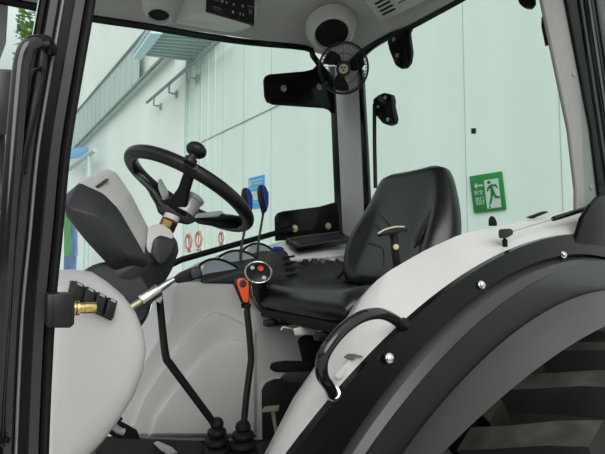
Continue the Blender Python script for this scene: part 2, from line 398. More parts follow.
# ---- roof and headliner
LIP = ((-200, 0), (40, 9), (72, 12.5), (92, 15.5), (150, 24), (200, 31.5), (250, 38.5), (306, 45), (330, 56), (345, 62), (360, 52))
def lipz(x, y):
    # height at which the roof edge sits just above the window frame
    p = V((x, y, 2.56))-O; y0 = 0
    px = 302.5+F*p.dot(rt)/p.dot(fw)
    for (a, ya), (b, yb) in zip(LIP, LIP[1:]):
        if a <= px <= b: y0 = ya+(yb-ya)*(px-a)/(b-a)
    r = ray(px, y0); k = math.hypot(x, y)/math.hypot(r.x, r.y)
    return max(2.5, min(2.64, EYE+r.z*k))
def ringpts(off, dz):
    # cab roof outline in plan, off = metres inwards
    o = off
    pts = [(-.25+o, .46+o, -.05), (-.25+o, 1.70-o, -.05)]
    for x, y, z in ((.0, 1.755, 2.505-2.56), (.2, 1.775, -.042), (.5, 1.785, -.018), (.8, 1.79, -.006), (1.1, 1.79, 0), (1.28, 1.785, 0)): pts.append((x+(o if x < .1 else 0), y-o, z))
    pts += [(1.345-o*.6, 1.765-o*.8, 0), (1.385-o*.9, 1.72-o*.7, 0), (1.40-o, 1.6-o*.3, .03), (1.40-o, 1.3, .042), (1.40-o, 1.0, .05), (1.40-o, .7, .05), (1.40-o, .46+o, .0)]
    out = []
    for x, y, z in pts:
        b_ = 2.578+z
        if y+o > 1.72 and x < 1.37: b_ = lipz(x, y+o)
        out.append(V((x, y, b_+dz)))
    return out
rows = [ringpts(o, z) for o, z in ((0., 0.), (.012, .004), (.035, .012), (.05, .03), (.09, .055), (.17, .075), (.30, .085), (.42, .09))]
mb = MB(); mb.grid([r+[r[0]] for r in rows]); mb.bm.faces.new([mb.bm.verts.new(p) for p in rows[-1]])
hl = mb.done('headliner', 'liner', TR, 'grey moulded cab headliner')
mb = MB(); r0 = ringpts(-.035, .02); r1 = ringpts(-.06, .10); r2 = ringpts(-.02, .19); r3 = ringpts(.2, .24)
rr_ = [ringpts(.004, .03), r0, r1, r2, r3]; mb.grid([r+[r[0]] for r in rr_]); mb.bm.faces.new([mb.bm.verts.new(p) for p in r3]); mb.done('roof', 'fender', TR)
# black frame under the headliner edge
side = [PY(x, y, 1.74) for x, y in ((50, 10), (92, 18.5), (150, 27), (200, 35.5), (250, 42.5), (306, 48))]
rear = [PX(x, y, 1.385) for x, y in ((344, 74), (355, 61), (365, 51), (380, 40.5), (407, 29), (439, 12), (466, -3), (520, -34), (575, -68))]
mb = MB(); fr = side+[PX(318, 63, 1.385), PX(326, 73, 1.40)]
mb.tube([PY(-40, -8, 1.74)]+side+[PY(313, 56, 1.74), PY(322, 68, 1.74), PY(331, 78, 1.74)], .014, 8, 3)
mb.done('side_window_frame', 'black', TR)
mb = MB(); mb.tube(rear, [.026, .024, .022, .018, .012, .011, .011, .011, .011], 8, 3); mb.done('rear_window_frame', 'black', TR)
# glass
sp = [(-40, -15), (306, 44), (318, 58), (333, 70), (345, 262), (150, 330), (-40, 380)]
MB().poly(pxpoly(sp, 1.80), (0, .005, 0)).done('side_window_glass', 'glass', TR, 'green tinted side window pane')
rp = [PX(x, y, 1.405) for x, y in ((340, 66), (380, 40), (466, -6), (590, -78), (640, 250), (372, 262))]
MB().poly(rp, (.005, 0, 0)).done('rear_window_glass', 'glass', TR, 'green tinted rear window pane')
# lower frame of the side window
mb = MB(); mb.tube([PY(100, 385, 1.79), PY(142, 338, 1.79), PY(175, 303, 1.79), PY(215, 285, 1.79)], .014, 8, 4); mb.done('window_sill_bar', 'black', TR)
# ---- rear right corner pillar
p = MB(); p.poly([PX(334, 56, 1.38), PX(357, 56, 1.38), PX(361, 140, 1.38), PX(365, 245, 1.38), PX(343, 245, 1.38), PX(337, 120, 1.38)], (.03, .015, 0), .006); rpil = p.done('corner_pillar', 'cornerpillar', TR, 'grey rear corner pillar behind the small fan')
MB().poly([PX(329, 66, 1.385), PX(337, 66, 1.385), PX(338, 120, 1.385), PX(344, 245, 1.385), PX(336, 245, 1.385), PX(331, 120, 1.385)], (.03, .015, 0), .003).done('pillar_seal', 'black', rpil)
MB().poly([PX(357, 70, 1.385), PX(362, 68, 1.385), PX(366, 140, 1.385), PX(371, 245, 1.385), PX(364, 245, 1.385), PX(360, 140, 1.385)], (.03, .015, 0), .003).done('pillar_seal', 'black', rpil)
# hinge plates on the side window
def bolt(mb, p, r, n, hgt=.004): mb.lathe([(r*1.5, 0), (r*1.5, hgt*.35), (r, hgt*.4), (r*.95, hgt), (r*.5, hgt*1.15), (0, hgt*1.2)], p, n, 16)
hp = MB(); hp.poly(pxpoly([(264, 80), (265.5, 76), (270, 74), (305, 71), (313, 69), (318, 64), (326, 70), (334, 78), (336, 113), (332, 113), (330, 110), (325, 108), (274, 104.5), (267.5, 102), (265, 96)], 1.77), (0, .012, 0), .003)
hpo = hp.done('hinge_plate', 'black', TR, 'black upper hinge plate on the side window')
for x, y in ((283.5, 88.5), (319, 87)):
    mb = MB(); bolt(mb, PY(x, y, 1.77), .010, (0, -1, 0), .010); mb.done('bolt', 'olive', hpo)
hp = MB(); hp.poly(pxpoly([(275.5, 217), (278, 213), (284, 211), (320, 206.5), (332, 203), (337, 202), (341, 236), (318, 238), (276, 241)], 1.77), (0, .012, 0), .003)
hpo = hp.done('latch_plate', 'black', TR, 'black lower plate on the side window')
for x, y in ((294.5, 228.5), (328, 226)):
    mb = MB(); bolt(mb, PY(x, y, 1.77), .011, (0, -1, 0), .011); mb.done('bolt', 'olive', hpo)
mb = MB(); mb.tube([PY(168, 266, 1.765), PY(182, 259.5, 1.765), PY(262, 237, 1.765), PY(292, 228.5, 1.765)], .0125, 10); mb.done('window_strut', 'black', TR, 'black gas strut of the side window')
# rear window hinge, latch and rod
XH = 1.375
hb = MB(); hb.poly([PX(x, y, XH) for x, y in ((389, 50), (387, 42), (391, 34), (398, 32), (410, 28), (408, 32), (410.5, 52), (409, 62), (405, 67.5), (400, 68.5), (395, 65))], (.022, 0, 0), .004)
hbo = hb.done('window_hinge', 'black', TR, 'black hinge lobe on the rear window')
for x, y in ((394, 39.5), (397.5, 55.5)):
    mb = MB(); bolt(mb, PX(x, y, XH), .006, (-1, 0, 0), .008); mb.done('bolt', 'silver', hbo)
hb = MB(); hb.poly([PX(x, y, XH) for x, y in ((515, -6), (533, -8), (533, 3), (529, 8), (524, 8), (519, 4))], (.022, 0, 0), .004)
hb.done('window_hinge', 'black', TR)
lt = MB(); lt.poly([PX(x, y, XH) for x, y in ((373, 99), (378, 95), (384, 92.5), (390, 94), (391.5, 100), (391, 104), (394, 118), (393, 123), (388, 125.5), (382, 123), (378, 118), (373, 112))], (.03, 0, 0), .004)
lto = lt.done('window_latch', 'black', TR, 'black latch at the edge of the rear window')
for x, y in ((385.5, 97.5), (378.5, 107), (388, 119.5)):
    mb = MB(); bolt(mb, PX(x, y, XH), .006 if x > 380 else .004, (-1, 0, 0), .007); mb.done('bolt', 'silver', lto)
MB().tube([PX(374.5, 104, XH-.004), PX(374.5, 140, XH-.004), PX(375.5, 188, XH-.004)], .009, 10).done('latch_rod', 'black', TR)
# ---- overhead fittings
oc = MB()
f4 = [PY(207.5, -12, 1.60), PY(255, -1, 1.60), PY(254.5, 25, 1.60), PY(206.5, 11, 1.60)]
lp = [PY(183, 18, 1.66), PY(206, 12, 1.615), PY(254, 25.5, 1.615), PY(244, 28, 1.66), PY(225, 26, 1.67), PY(259, 5, 1.62), PY(201, -14, 1.62), PY(188, -12, 1.66)]
oc.hull([p+V((0, .008, 0)) for p in f4]+lp+[p+V((0, .12, .03)) for p in lp], .008)
oco = oc.done('overhead_console', 'linerlight', TR, 'pale overhead console pod on the headliner')
MB().poly(f4, (0, .02, 0), .003).done('control_panel', 'plastic', oco, 'black panel with white button symbols')
def OC(u, v): return (f4[0]*(1-u)*(1-v)+f4[1]*u*(1-v)+f4[2]*u*v+f4[3]*(1-u)*v)-V((0, .001, 0))
mb = MB()
for u, v, w, h in ((.30, .42, .05, .12), (.39, .42, .03, .14), (.54, .42, .04, .12), (.73, .40, .05, .11), (.53, .74, .05, .14), (.68, .74, .03, .14), (.75, .74, .03, .12)):
    w *= .7; h *= .75; MB().poly([OC(u-w/2, v-h/2), OC(u+w/2, v-h/2), OC(u+w/2, v+h/2), OC(u-w/2, v+h/2)], (0, -.0015, 0)).done('button_symbol', 'icon', oco)
mb = MB()
for u, v, w, h in ((.18, .44, .10, .06), (.20, .74, .18, .05), (.20, .83, .16, .03), (.90, .34, .14, .06), (.90, .52, .08, .14), (.90, .62, .08, .03)):
    MB().poly([OC(u-w/2, v-h/2), OC(u+w/2, v-h/2), OC(u+w/2, v+h/2), OC(u-w/2, v+h/2)], (0, -.0015, 0)).done('display_symbol', 'iconfaint', oco)
# speakers
def speaker(x, y, Y, r, ring, label, dirv):
    c = PY(x, y, Y); d = V(dirv).normalized()
    mb = MB(); mb.lathe([(r*1.55, -.05), (r*1.42, -.022), (r*1.26, -.004), (r*1.2, .0), (r*1.08, .002), (r*1.0, -.006), (r*.98, -.02), (0, -.02)], c, d, 36)
    o = mb.done('speaker_pod', 'liner', TR, label)
    MB().lathe([(r, -.012), (r*.9, -.007), (0, -.005)], c, d, 32).done('speaker_grille', 'rubber', o)
    if ring: MB().torus(c+d*.001, d, r*1.12, r*.10, 40, 8).done('bezel', 'satin', o)
speaker(159, 16, 1.55, .036, True, 'grey speaker pod with silver bezel in the headliner', (.0, -.2, -.97))
speaker(332, 35, 1.53, .072, False, 'large grey speaker pod above the corner pillar', (-.2, -.42, -.88))
# roof vent panel
ZV = 2.615
v4 = [PZ(x, y, ZV) for x, y in ((366, 2), (420, -28), (436, -4), (380, 23))]
vo = MB().poly([p for p in v4], (0, 0, .03), .004).done('vent_panel', 'liner', TR, 'ribbed vent panel in the headliner')
mb = MB()
def VG(u, v): return (v4[0]*(1-u)*(1-v)+v4[1]*u*(1-v)+v4[2]*u*v+v4[3]*(1-u)*v)
for i in range(4):
    v = .22+i*.17; mb.beam(VG(.12, v), VG(.36, v), .010, .006, (0, 1, 0), .001)
for i in range(3):
    mb.beam(VG(.45, .2+i*.2), VG(1, .2+i*.2), .004, .004, (0, 1, 0), .001)
mb.done('vent_slot', 'rubber', vo)
# ---- rear left pillar (near, right of picture)
YP = .66
a = [(526, -105), (549, -105), (567, 0), (592, 130), (600, 195), (592, 201), (583, 216), (577, 214), (577, 190), (570, 130), (543, 0)]
rl = MB().poly(pxpoly(a, YP), (0, .012, 0), .004).done('rear_pillar', 'pillar', TR, 'grey inner trim of the near rear pillar')
for x, y in ((573, 74), (590.5, 187)):
    mb = MB(); mb.lathe([(.0085, 0), (.0085, .002), (.0065, .004), (0, .0045)], PY(x, y, YP), (0, -1, 0), 20); mb.done('trim_plug', 'pillar', rl)
MB().poly(pxpoly([(548, 14), (551, 20), (555, 42), (552, 44), (548, 24)], YP+.01), (0, .02, 0), .002).done('trim_clip', 'black', rl)
bp = MB()
dark = MB().poly(pxpoly([(546, -105), (585, -105), (608, 0), (632, 130), (640, 195), (600, 197), (592, 130), (567, 0)], YP-.01), (0, .010, 0), .003).done('pillar_frame', 'black', TR, 'black door frame behind the grey rear pillar')
for i, (x0, x1, m) in enumerate(((576, 600, 'plastic'), (584, 608, 'profile'), (592, 616, 'plastic'))):
    MB().beam(PY(x0-12, -105, YP-.012-.003*i), PY(x1+10, 200, YP-.012-.003*i), .010, .008, (1, 0, 0), .003).done('door_seal', m, dark)
MB().poly(pxpoly([(576, 243), (584, 217), (592, 204), (600, 196), (625, 190), (640, 262), (600, 250)], .508), (0, .012, 0), .003).done('pillar_foot', 'black', TR)
# ---- fender
def circ(pts):
    # least squares circle in double precision, centred data
    n = len(pts); mx = sum(p[0] for p in pts)/n; mz = sum(p[1] for p in pts)/n
    suu = suv = svv = suuu = svvv = suvv = svuu = 0.
    for x, z in pts:
        u, v = x-mx, z-mz
        suu += u*u; suv += u*v; svv += v*v; suuu += u**3; svvv += v**3; suvv += u*v*v; svuu += v*u*u
    det = suu*svv-suv*suv; a = (suuu+suvv)/2; b = (svvv+svuu)/2
    uc = (a*svv-b*suv)/det; vc = (b*suu-a*suv)/det
    return uc+mx, vc+mz, math.sqrt(uc*uc+vc*vc+(suu+svv)/n)
def arc(pts, Y, n=40, e0=.25, e1=.25):
    q = [PY(x, y, Y) for x, y in pts]; cx, cz, R = circ([(p.x, p.z) for p in q])
    a0 = math.atan2(q[0].z-cz, q[0].x-cx); a1 = math.atan2(q[-1].z-cz, q[-1].x-cx)
    if a0 < 0: a0 += 2*math.pi
    w = a1-a0; a0 -= w*e0; a1 += w*e1; w = a1-a0
    return [V((cx+R*math.cos(a0+w*i/n), Y, cz+R*math.sin(a0+w*i/n))) for i in range(n+1)]
wb = [(288, 454), (326, 402), (367, 352), (402, 320), (444, 285), (485, 262), (526, 247), (605, 235)]
bg = [(338, 454), (367, 396), (408, 347), (450, 308), (496, 279), (543, 264), (605, 256)]
gr = [(367, 454), (408, 393), (450, 347), (490, 313), (532, 286), (605, 261)]
rg = [(405, 450), (430, 403), (489, 352), (527, 326), (605, 288)]
lp_ = [(442, 454), (489, 408), (548, 361), (605, 326)]
A1 = arc(wb, .52); A2 = arc(bg, .50)
fe = MB()
rows = [arc(wb, .53, n=48), [p+V((0, -.014, 0)) for p in arc(wb, .53, n=48)], [p+V((0, -.014, 0)) for p in arc(bg, .515, n=48)], arc(bg, .525, n=48)]
# white panel
inn = [(228, 540), (269, 454), (306, 382), (330, 348), (346, 325), (358, 304), (370, 284), (383, 271), (397, 263), (426, 247), (461, 232), (532, 218), (590, 205), (640, 196)]
def resample(pts, n, tight=True):
    L_ = [0]
    for p, q in zip(pts, pts[1:]): L_.append(L_[-1]+(q-p).length)
    out = []; j = 0
    for i in range(n+1):
        d = L_[-1]*i/n
        while j < len(pts)-2 and L_[j+1] < d: j += 1
        out.append(pts[j].lerp(pts[j+1], (d-L_[j])/(L_[j+1]-L_[j])))
    return out
Iw = resample([PY(x, y, .64) for x, y in inn], 48)
Aw = resample(arc(wb, .53, n=48), 48)
Iw2 = [p+V((0, .035, -.03)) for p in Iw]; Iw3 = [p+V((0, .04, -.10)) for p in Iw]
mb = MB(); mb.skin([Aw, [a.lerp(b, .5)+V((0, 0, .004)) for a, b in zip(Aw, Iw)], [a.lerp(b, .93)+V((0, 0, .001)) for a, b in zip(Aw, Iw)], Iw2], (.004, .004, -.006))
fw_o = mb.done('fender', 'fender', TR, 'white inner fender panel beside the seat')
mb = MB(); mb.skin(rows, (.003, .004, -.003)); st = mb.done('fender_trim_strip', 'black', TR, 'black bolted trim strip along the fender')
for x, y in ((389, 358), (481, 285), (563, 255)):
    mb = MB(); n = V((-.25, -.95, .2)); bolt(mb, PY(x, y, .503), .0048, n, .006); mb.done('bolt', 'chrome', st)
e2 = arc(bg, .523, n=48); g1 = arc(gr, .49, n=48); g2 = [p+V((-.004, -.012, .004)) for p in g1]; r1 = arc(rg, .492, n=48); l1 = arc(lp_, .375, n=48)
r2 = [p+V((0, -.006, 0)) for p in r1]
l0 = [a.lerp(b, .55)+V((0, -.004, .0)) for a, b in zip(r1, l1)]
mb = MB(); mb.skin([e2, [a.lerp(b, .5)+V((0, -.006, 0)) for a, b in zip(e2, g1)], g1, g2, r1, r2], (.003, .006, -.004))
exo = mb.done('fender_extension', 'ext', TR, 'dark grey stepped fender extension over the tyre', 14)
mb = MB(); mb.skin([r1, r2, l0, l1], (.003, .006, -.004)); mb.done('fender_flare', 'flare', exo, 'lighter grey matt outer lip', 10)
# grab rail on the fender
h = [((333, 394), .515), ((329, 387), .50), ((322, 374), .475), ((324, 354), .465), ((341, 331), .465), ((361, 317), .47), ((379, 313.5), .48), ((392, 318), .50), ((402, 325), .515)]
gh = MB(); gh.tube([PY(*p, Y) for p, Y in h], .0082, 14, 6); gho = gh.done('fender_grab_handle', 'gloss', TR, 'black tubular grab handle on the fender')
for p, Y in (h[0], h[-1]):
    mb = MB(); mb.lathe([(.0105, -.002), (.0105, .003), (.0088, .005), (.0085, .010)], PY(*p, Y+.004), (-.35, -.8, .5), 18); mb.done('mounting_collar', 'silver' if p[0] < 350 else 'black', gho)
# little catch beneath the handle
MB().hull([PY(x, y, Y) for x, y in ((334, 376), (352, 357), (363, 355), (364, 360), (348, 374), (338, 380)) for Y in (.535, .56)], .002).done('catch_plate', 'linerlight', fw_o)
MB().poly(pxpoly([(352, 359), (356, 356), (363, 356), (364, 357.5), (357, 357.7), (353, 361)], .528), (0, .02, 0), .001).done('catch', 'flare', fw_o)
# rubber stop and tape on fender top
MB().hull([PY(x, y, Y) for x, y in ((488.5, 226), (488.5, 219), (491, 215.5), (494.5, 217), (497, 222), (497, 226)) for Y in (.645, .665)], .002).done('rubber_stop', 'rubber', fw_o)
MB().poly(pxpoly([(530, 217), (546, 211), (549, 212), (534, 218.5)], .63), (0, .012, 0), .001).done('edge_clip', 'rubber', fw_o)
# gas strut
YS = .545
gs = MB(); gs.tube([PY(553, 219, YS), PY(556, 218, YS), PY(660, 186, YS)], [.0052, .006, .006], 14); gso = gs.done('door_strut', 'black', TR, 'gas strut on a ball stud above the fender')
MB().tube([PY(512, 231.5, YS), PY(555, 218.5, YS)], .0016, 10).done('strut_rod', 'silver', gso)
MB().hull([PY(x, y, Y) for x, y in ((498.5, 230.5), (500, 229), (510, 228.5), (513, 230), (513, 234.5), (508, 237.5), (500, 238.5), (498.5, 236)) for Y in (YS-.006, YS+.006)], .0015).done('strut_end', 'plastic', gso)
mb = MB(); c = PY(505.5, 255, YS); u_ = (PY(504.5, 236, YS)-c); mb.lathe([(.0065, 0), (.0065, u_.length*.35), (.0052, u_.length*.38), (.0052, u_.length*.8), (.003, u_.length*.82), (.003, u_.length)], c, u_, 18); mb.done('ball_stud', 'black', gso)
# ---- rear wheel
WC = V((1.15, .525, .745)); RT = .69
mb = MB(); hw = .165
mb.lathe([(.39, -hw*.8), (.46, -hw*.98), (.57, -hw), (.65, -hw*.93), (RT-.01, -hw*.8), (RT, -hw*.4), (RT+.006, 0), (RT, hw*.4), (RT-.01, hw*.8), (.65, hw*.93), (.57, hw), (.46, hw*.98), (.39, hw*.8)], WC, (0, 1, 0), 72)
NL = 32
def wp(a, y, r): return V((WC.x-r*math.cos(a), WC.y+y, WC.z+r*math.sin(a)))
LUGPH = math.radians(51.6-45)
for i in range(NL):
    for sd in (-1, 1):
        a0 = 2*math.pi*(i+(.5 if sd > 0 else 0))/NL+LUGPH
        pts_b = []; pts_t = []
        for (y, da, w) in ((-.012, .0, .046), (.05, .04, .046), (.115, .09, .050), (.167, .13, .054)):
            for e in (-1, 1):
                a = a0+da+e*w/2/RT*1.0
                rr = RT-.004 if y < .14 else RT-.02
                pts_b.append(wp(a0+da+e*w*.62/RT, sd*y, rr-.03)); pts_t.append(wp(a, sd*y, .745 if y < .14 else .738))
        b = bmesh.new(); vb = [b.verts.new(p) for p in pts_b]; vt = [b.verts.new(p) for p in pts_t]
        for k in range(3):
            j = 2*k
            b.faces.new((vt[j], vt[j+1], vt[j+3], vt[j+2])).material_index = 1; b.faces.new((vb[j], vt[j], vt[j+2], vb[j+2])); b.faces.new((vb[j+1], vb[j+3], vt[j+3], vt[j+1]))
        b.faces.new((vb[0], vb[1], vt[1], vt[0])); b.faces.new((vb[6], vt[6], vt[7], vb[7]))
        bmesh.ops.recalc_face_normals(b, faces=b.faces[:]); mb.merge(b)
ty = mb.done('rear_wheel', 'tyre', TR, 'big rear tractor tyre with deep lugs under the fender', 30); ty.data.materials.append(K['tyretop'])
mb = MB(); mb.lathe([(.40, -.15), (.38, -.165), (.36, -.14), (.31, -.05), (.12, -.04), (.12, -.09), (.09, -.10), (0, -.10), (0, .1), (.3, .1), (.40, .15)], WC, (0, 1, 0), 48); mb.done('rim', 'fender', ty)
# under-fender inner wall, dark
MB().poly([V(p) for p in ((.33, .70, .95), (.38, .70, 1.25), (.6, .70, 1.45), (.95, .70, 1.56), (1.6, .70, 1.6), (1.9, .70, 1.3), (1.9, .70, .9))], (0, .015, 0)).done('wheel_housing', 'rubber', TR)
mb = MB(); mb.tube([PY(586, 373, .6), PY(605, 378, .58), PY(640, 386, .58)], .008, 8); mb.tube([PY(569, 363, .6), PY(590, 372, .6), PY(640, 374, .6)], .006, 8)
mb.done('brake_pipe', 'silver', TR)
# ---- chassis so that the cab stands on something
MB().box((1.0, 1.2, .66), (2.6, .42, .5), None, .04).done('transmission_housing', 'plastic', TR)
mb = MB(); mb.lathe([(.13, 0), (.11, .15), (.11, 1.0)], (1.15, .42, .745), (0, 1, 0), 24); mb.done('axle', 'plastic', TR)
# ---- floor
fl = MB().poly([V(p) for p in ((-.25, .62, .99), (.30, .62, .99), (.45, .725, .99), (1.38, .725, .99), (1.38, 1.78, .99), (-.25, 1.78, .99))], (0, 0, -.06), .004).done('cab_floor', 'mat', TR)
# gear lever tunnel
MB().hull([V(p) for p in ((.30, 1.08, .99), (.30, 1.36, .99), (.78, 1.08, .99), (.78, 1.36, .99), (.33, 1.11, 1.055), (.33, 1.33, 1.055), (.74, 1.11, 1.055), (.74, 1.33, 1.055))], .01).done('lever_tunnel', 'plastic', TR)

# ---- right console body
YC = 1.50
out = [(174, 286), (180, 282.5), (264, 280.5), (330, 300), (345, 455), (262, 452), (258, 442), (140, 441.5), (127, 432), (116, 424), (126, 400), (143, 362), (168, 320), (171, 314), (171, 300)]
co = MB(); co.poly(pxpoly(out, YC), (0, .24, 0), .012, 3)
con = co.done('right_console', 'trim', TR, 'light grey moulded right-hand console body')
def bulge(mb, outl, Y0, dy, inset):
    # raised moulding: outline at Y0, shrunken copy nearer the viewer by dy
    q = pxpoly(outl, Y0); c = sum(q, V())/len(q); t = pxpoly(outl, Y0-dy)
    ct = sum(t, V())/len(t); t = [p.lerp(ct, inset) for p in t]
    mb.hull(q+[p+V((0, .02, 0)) for p in q]+t, .006)
m1 = [(136, 438), (130, 428), (142, 398), (166, 362), (198, 324), (210, 313), (217, 311), (226, 314), (245, 324), (257, 332), (257, 438)]
m2 = [(148, 437), (152, 420), (176, 388), (205, 354), (222, 344), (234, 338), (256, 342), (257, 437)]
mb = MB(); bulge(mb, m1, YC+.002, .022, .05); mb.done('console_moulding', 'trim', con)
mb = MB(); bulge(mb, m2, YC-.016, .022, .06); mb.done('console_moulding', 'trim', con)
# boxed recess beside seat with black inside
q = [(263, 455), (262, 390), (266, 383), (275, 379), (345, 378), (345, 458)]
rim = MB(); rim.poly(pxpoly([(260, 456), (259, 388), (264, 380.5), (274, 376.5), (346, 376), (346, 458)], YC-.006), (0, .02, 0), .004); rim.done('recess_rim', 'trim', con)
MB().poly(pxpoly(q, YC-.010), (0, .02, 0), .003).done('recess', 'darker', con, 'black recess at the console foot')
# pedal-like tab in front of it
tb_ = MB(); y = 1.30; tb_.poly([PY(261, 411, y), PY(264.5, 406.5, y+.03), PY(279.5, 404.5, y+.03), PY(278.5, 409.5, y)], (0, 0, -.006), .001)
tbo = tb_.done('pull_tab', 'olive', TR, 'small yellowish tab on a thin stalk by the seat base')
MB().tube([PY(272.5, 409.5, y+.012), PY(275, 425, y+.012), PY(280, 455, y+.012), PY(285, 500, y+.012)], .006, 10).done('stalk', 'olive', tbo)
# ---- console top: dark base and three glossy cowls
MB().hull([PY(x, y, Y) for x, y, Y in ((200, 283, 1.49), (262, 282, 1.49), (300, 286, 1.49), (202, 275, 1.52), (222, 263, 1.58), (258, 265, 1.50), (262, 250, 1.62), (290, 252, 1.62), (300, 270, 1.5), (200, 281, 1.72), (300, 262, 1.74))], .008).done('console_cover', 'darker', TR, 'charcoal cover on top of the right console')
def cowl(x0, y0, x1, y1, xt, yt, Y):
    mb = MB(); rows = []
    a, b_, t = PY(x0, y0, Y), PY(x1, y1, Y-.02), PY(xt, yt, Y-.01)
    for j in range(9):
        w = j/8; dep = -.10+.20*w; row = []
        for i in range(13):
            s = i/12; p = a.lerp(b_, s); bow = (1-(2*s-1)**2)
            row.append(p+V((0, .12*w-.01, 0))+(t-a.lerp(b_, .5))*bow*(1-.45*w)+V((0, 0, -.10*w*(1-.3*bow)+.0)))
        rows.append(row)
    mb.grid(rows, .004); return mb
for (x0, y0, x1, y1, xt, yt, Y, xr) in ((199, 266, 238, 268, 216, 259, 1.53, 0), (219, 257, 258, 259, 238, 250.5, 1.58, 0), (243, 250, 277, 254, 259, 243.5, 1.63, 0)):
    o = MB()
    a, b_, t = PY(x0, y0, Y), PY(x1, y1, Y-.02), PY(xt, yt, Y-.01)
    rim_ = [a.lerp(b_, s)+(t-a.lerp(b_, .5))*(1-(2*s-1)**2) for s in [i/12 for i in range(13)]]
    low = [p+V((-.015, .0, -.055)) for p in rim_]
    body = MB(); back = [p+V((-.075, .03, -.028-.02*abs(i-6)/6)) for i, p in enumerate(rim_)]; back2 = [p+V((-.13, .03, -.085)) for p in rim_]
    body.grid([low, rim_, [p.lerp(q_, .4)+V((0, 0, .006)) for p, q_ in zip(rim_, back)], back, back2], .004)
    bo = body.done('gauge_cowl', 'cowl', TR, 'reflection-tinted glossy cowl with a black lip')
    MB().tube(rim_, .0045, 8).done('cowl_lip', 'rubber', bo)
# dark hump with blue cap behind the switch pod
hm = MB(); hm.hull([PY(x, y, Y) for x, y in ((258, 285), (262, 268), (266, 254), (272, 248.5), (281, 248), (287, 252), (291, 262), (294, 283)) for Y in (1.50, 1.58)], .006)
hmo = hm.done('console_hump', 'darker', TR, 'charcoal hump with blue cap on the console')
MB().hull([PY(x, y, Y) for x, y in ((272, 248.5), (274, 246.5), (281, 246.5), (285, 249), (280, 250.5), (274, 251)) for Y in (1.495, 1.57)], .002).done('blue_cap', 'blue', hmo)
mb = MB()
for i in range(4):
    mb.beam(PY(284+i*1.2, 258+i*6, 1.492), PY(294+i*.8, 256+i*6, 1.492), .006, .008, (0, 0, 1), .001)
mb.done('grip_ribs', 'rubber', hmo)
# round switch pod
pc = PY(258.5, 272.3, 1.36); pd = V((-.30, -.72, .62)).normalized()
pod = MB(); pod.lathe([(.024, -.13), (.028, -.10), (.036, -.05), (.043, -.012), (.044, 0), (.040, .003), (0, .004)], pc, pd, 32)
podo = pod.done('switch_pod', 'plastic', TR, 'round black switch pod with chrome ring and red button')
MB().torus(pc+pd*.001, pd, .0435, .0032, 48, 10).done('chrome_ring', 'chrome', podo)
def podpt(x, y): return PN(x, y, pd, pd.dot(pc)+.003)
MB().lathe([(.0105, 0), (.0105, .004), (.007, .006), (0, .0065)], podpt(260.5, 269), pd, 18).done('red_button', 'red', podo)
for a, b in ((252.3, 268), (264, 278)):
    MB().lathe([(.0075, 0), (.007, .003), (0, .004)], podpt(a, b), pd, 16).done('white_button', 'signwhite', podo)
MB().tube([PY(252, 284, 1.37), PY(253, 294, 1.385), PY(258, 304, 1.41)], [.004, .0035, .003], 8).done('chrome_strip', 'chrome', podo)
MB().tube([PY(258, 283, 1.41), PY(260, 297, 1.45), PY(264, 310, 1.52)], [.030, .026, .02], 14, 4).done('pod_stem', 'plastic', podo)
# two blue-capped spool levers
for (kx, ky, bx, by, Y, lab) in ((248, 201, 241, 256, 1.56, 'slim lever with a blue and black grip, left of the pair'), (264, 198, 258, 252, 1.58, 'slim lever with a blue and black grip, right of the pair')):
    r = MB(); r.tube([PY(bx, by+8, Y), PY(bx+.3, by-8, Y), PY(kx+(-1.5), ky+20, Y), PY(kx, ky+10, Y)], .0048, 10, 4)
    ro = r.done('spool_lever', 'darker', TR, lab)
    dxs = ((-6, -12), (-3, -13.5), (1, -11), (4, -5), (4, 6), (2, 14), (-2, 17), (-3, 11), (-6, 2), (-7, -6))
    MB().hull([PY(kx+dx, ky+dy, Y_) for dx, dy in dxs for Y_ in (Y-.012, Y+.014)], .004).done('lever_grip', 'plastic', ro)
    MB().hull([PY(kx+dx, ky+dy, Y_) for dx, dy in ((-2.5, -14), (1.5, -11.8), (4.7, -5), (4.7, 6), (2.5, 14), (2, 6), (2, -4), (-.5, -10)) for Y_ in (Y-.015, Y+.012)], .0015).done('blue_insert', 'blue', ro)
# side arm console: light body, black tray, black switch deck
MB().hull([PY(x, y, Y) for x, y, Y in ((288, 263, 1.56), (262, 252, 1.74), (266, 246, 1.76), (284, 240, 1.70), (345, 234, 1.76), (362, 236, 1.74), (362, 262, 1.60), (352, 254, 1.55), (292, 258, 1.555))], .008).done('side_console', 'trim', TR, 'light grey side console along the window')
tq = [PY(285.5, 240.5, 1.64), PY(341, 232.8, 1.66), PY(352, 240, 1.55), PY(298, 248.5, 1.54)]
nn = (tq[1]-tq[0]).cross(tq[3]-tq[0]).normalized()
if nn.z < 0: nn = -nn
tro = MB().poly([p+nn*.006 for p in tq], -nn*.022, .004).done('storage_tray', 'black', TR, 'black storage tray let into the side console')
tc_ = sum(tq, V())/4
MB().poly([p.lerp(tc_, .16)+nn*.0065 for p in tq], -nn*.01, .002).done('tray_mat', 'rubber', tro)
MB().tube([p.lerp(tc_, .05)+nn*.006 for p in tq]+[tq[0].lerp(tc_, .05)+nn*.006], .004, 8).done('tray_lip', 'ext', tro)
dq = [(286, 270, 1.53), (287, 263, 1.58), (352, 252, 1.60), (360, 268, 1.50), (350, 284, 1.44), (288, 284, 1.46)]
dk = MB(); dk.hull([PY(x, y, Y) for x, y, Y in dq]+[PY(x, y, Y)+V((0, .02, -.05)) for x, y, Y in dq], .005)
dko = dk.done('switch_deck', 'darker', TR, 'black switch deck beside the seat')
